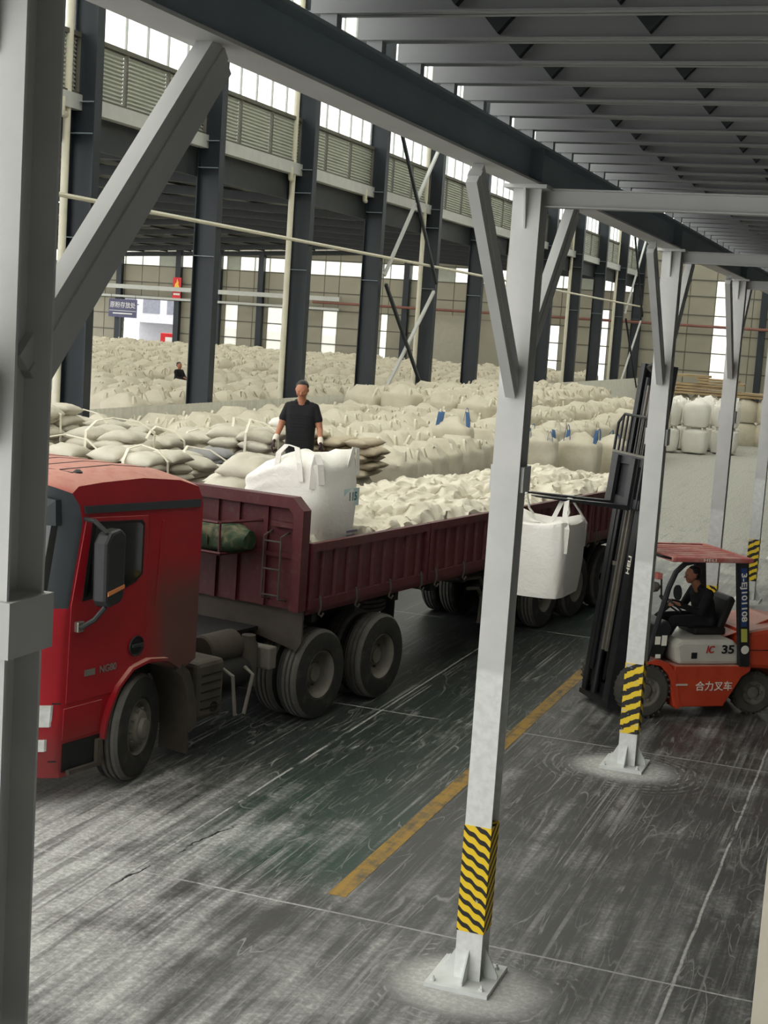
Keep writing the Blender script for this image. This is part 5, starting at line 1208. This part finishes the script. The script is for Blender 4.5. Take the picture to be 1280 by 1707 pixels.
# driver: local frame of the forklift, facing -y
H2, hr2, ey2 = head((-.56, .735, 1.745), (-.12, -1, -.08), (0, -.05, 1))
S = H2 + [((-.56, .83, 1.56), .06, (-.56, .765, 1.67), .056, 'skin'), 
     ((-.65, .96, 1.17), .11, (-.47, .96, 1.17), .11, 'trousers')] + torso([(.955, 1.2, .07, .118), (.92, 1.36, .085, .115), (.885, 1.46, .12, .09), (.87, 1.53, .13, .06), (.84, 1.57, .05, .05)], 'tee', -.56)
for s, hx in ((-1, -.68), (1, -.46)):
    cx_ = -.56; kn = Vector((cx_ + s * .13, .46, 1.16)); an_ = Vector((cx_ + s * .13, .27, .80))
    S += [((cx_ + s * .10, .93, 1.16), .095, kn, .07, 'trousers'), (kn, .068, an_, .048, 'trousers'), (an_ + Vector((0, .03, -.03)), .042, an_ + Vector((0, -.15, -.06)), .036, 'shoe')]
    sh = Vector((cx_ + s * .195, .88, 1.52)); el = Vector((cx_ + s * .235, .76, 1.29)); wr = Vector((cx_ + s * .14, .54, 1.36))
    S += [(sh, .066, el, .052, 'tee'), (el, .05, wr, .037, 'tee')]
    S += hand(wr + Vector((-s * .01, -.02, .01)), (-s * .2, -1, .25), (0, -.3, -1), 'skin', (-s, 0, .3), .7)
drv = person('person', 'person in black driving the forklift, seen from the side with hands on the wheel', S, hr2, ey2, (-2.757, 17.977, 0), R(-53))
# small distant figure sitting among the bags of the side bay
H3, hr3, ey3 = head((0, 0, .78), (1, -.3, -.2), (0, 0, 1))
S = H3 + [((0, 0, .6), .06, (0, 0, .7), .055, 'skin'), ((0, -.15, .56), .08, (0, .15, .56), .08, 'tee'), ((0, 0, .5), .15, (-.04, 0, .14), .15, 'tee')]
for s in (-1, 1):
    S += [((-.02, s * .1, .12), .095, (.36, s * .12, .36), .07, 'trousers'), ((.36, s * .12, .36), .068, (.42, s * .12, .06), .05, 'trousers'), ((.40, s * .12, .04), .04, (.56, s * .12, .04), .036, 'shoe'), ((0, s * .19, .54), .062, (.1, s * .24, .32), .05, 'tee'), ((.1, s * .24, .32), .048, (.34, s * .16, .38), .036, 'tee')]
    S += hand((.35, s * .16, .38), (1, 0, -.2), (0, 0, -1), 'skin', (0, -s, 0), .5)
far = person('person', 'tiny distant person in dark clothes sitting among the bags beside a dark column', S, hr3, ey3, (-24.3, 45.6, 2.02), R(-10), .013)

# ================================================================ SMALL THINGS FAR AT THE RIGHT
MT['board'] = mat('brown_board', (168, 146, 110), .8, var=.2, scale=2, stretch=(1, 8, 8))
for i, (x, y, z, w_, rz) in enumerate(((-10.1, 73.2, 2.30, 3.0, .02), (-10.0, 73.2, 2.44, 3.0, -.03), (-7.6, 73.4, 2.30, 2.2, .05), (-7.7, 73.4, 2.44, 2.0, 0), (-10.3, 73.3, 2.58, 2.8, .04), (-10.2, 73.3, 2.72, 2.6, -.02), (-9.2, 73.3, 2.86, 2.2, .03), (-9.4, 73.3, 3.0, 2.0, -.04), (-10.6, 73.3, 3.14, 1.6, .0))):
    one('board', MB().cbox((0, 0, .06), (w_, 1.1, .11)), 'board', ['lowest left brown board bundle behind the two storey bag stack', 'second left brown board bundle from below behind the bag stack', 'lowest right brown board bundle beside the far column', 'upper right brown board bundle beside the far column', 'third brown board bundle of the left pile', 'fourth brown board bundle of the left pile', 'fifth brown board bundle of the pile, shifted right', 'sixth brown board bundle of the pile, shifted right', 'topmost short brown board bundle of the pile'][i], 'boards', 'brown board bundles', (x, y, z), rz)
low_stuff('bulk_bags_below', [(x, 73.3, z, 1.14) for x in (-11.2, -10.1, -9.0, -7.9, -6.9) for z in (0, 1.14)], 'bulk bags standing under the brown board bundles', 'bulk bags', seed=12)
for x, y, z, lab in ((-8.9, 78.6, 0, 'lower white bulk bag beside the black trolley far right'), (-8.9, 78.6, 1.14, 'upper white bulk bag beside the black trolley far right'), (-7.75, 79.0, 0, 'white bulk bag right of the black trolley near the end wall')):
    jumbo((x, y, z), .1, lab, 'white bags near the end wall', v=0, far=True, sc=1.03, m='w')
tr2 = empty('hand_trolley', (-8.75, 75.6, 0), R(20), 'small black hand trolley parked before white bags far right', 'trolley')
MB().box(-.45, .45, -.3, .3, .22, .28).build('platform', 'black', tr2); MB().tube([(-.42, -.28, .28), (-.42, -.28, 1.1), (-.42, .28, 1.1), (-.42, .28, .28)], .025, 6).build('handle', 'black', tr2, 40)
for x in (-.35, .35):
    for y in (-.25, .25): MB().lathe([(-.03, 0), (-.03, .11), (.03, .11), (.03, 0)], (x, y, .11), 'y', 12).build('wheel', 'rubber', tr2, 40)
bx = empty('crate', (-8.75, 75.6, .28), R(20), 'grey crate standing on the black hand trolley', 'crate'); MB().box(-.3, .4, -.25, .25, 0, .45).build('body', 'greydark', bx); MB().box(-.32, .42, -.27, .27, .45, .5).build('lid', 'black', bx)
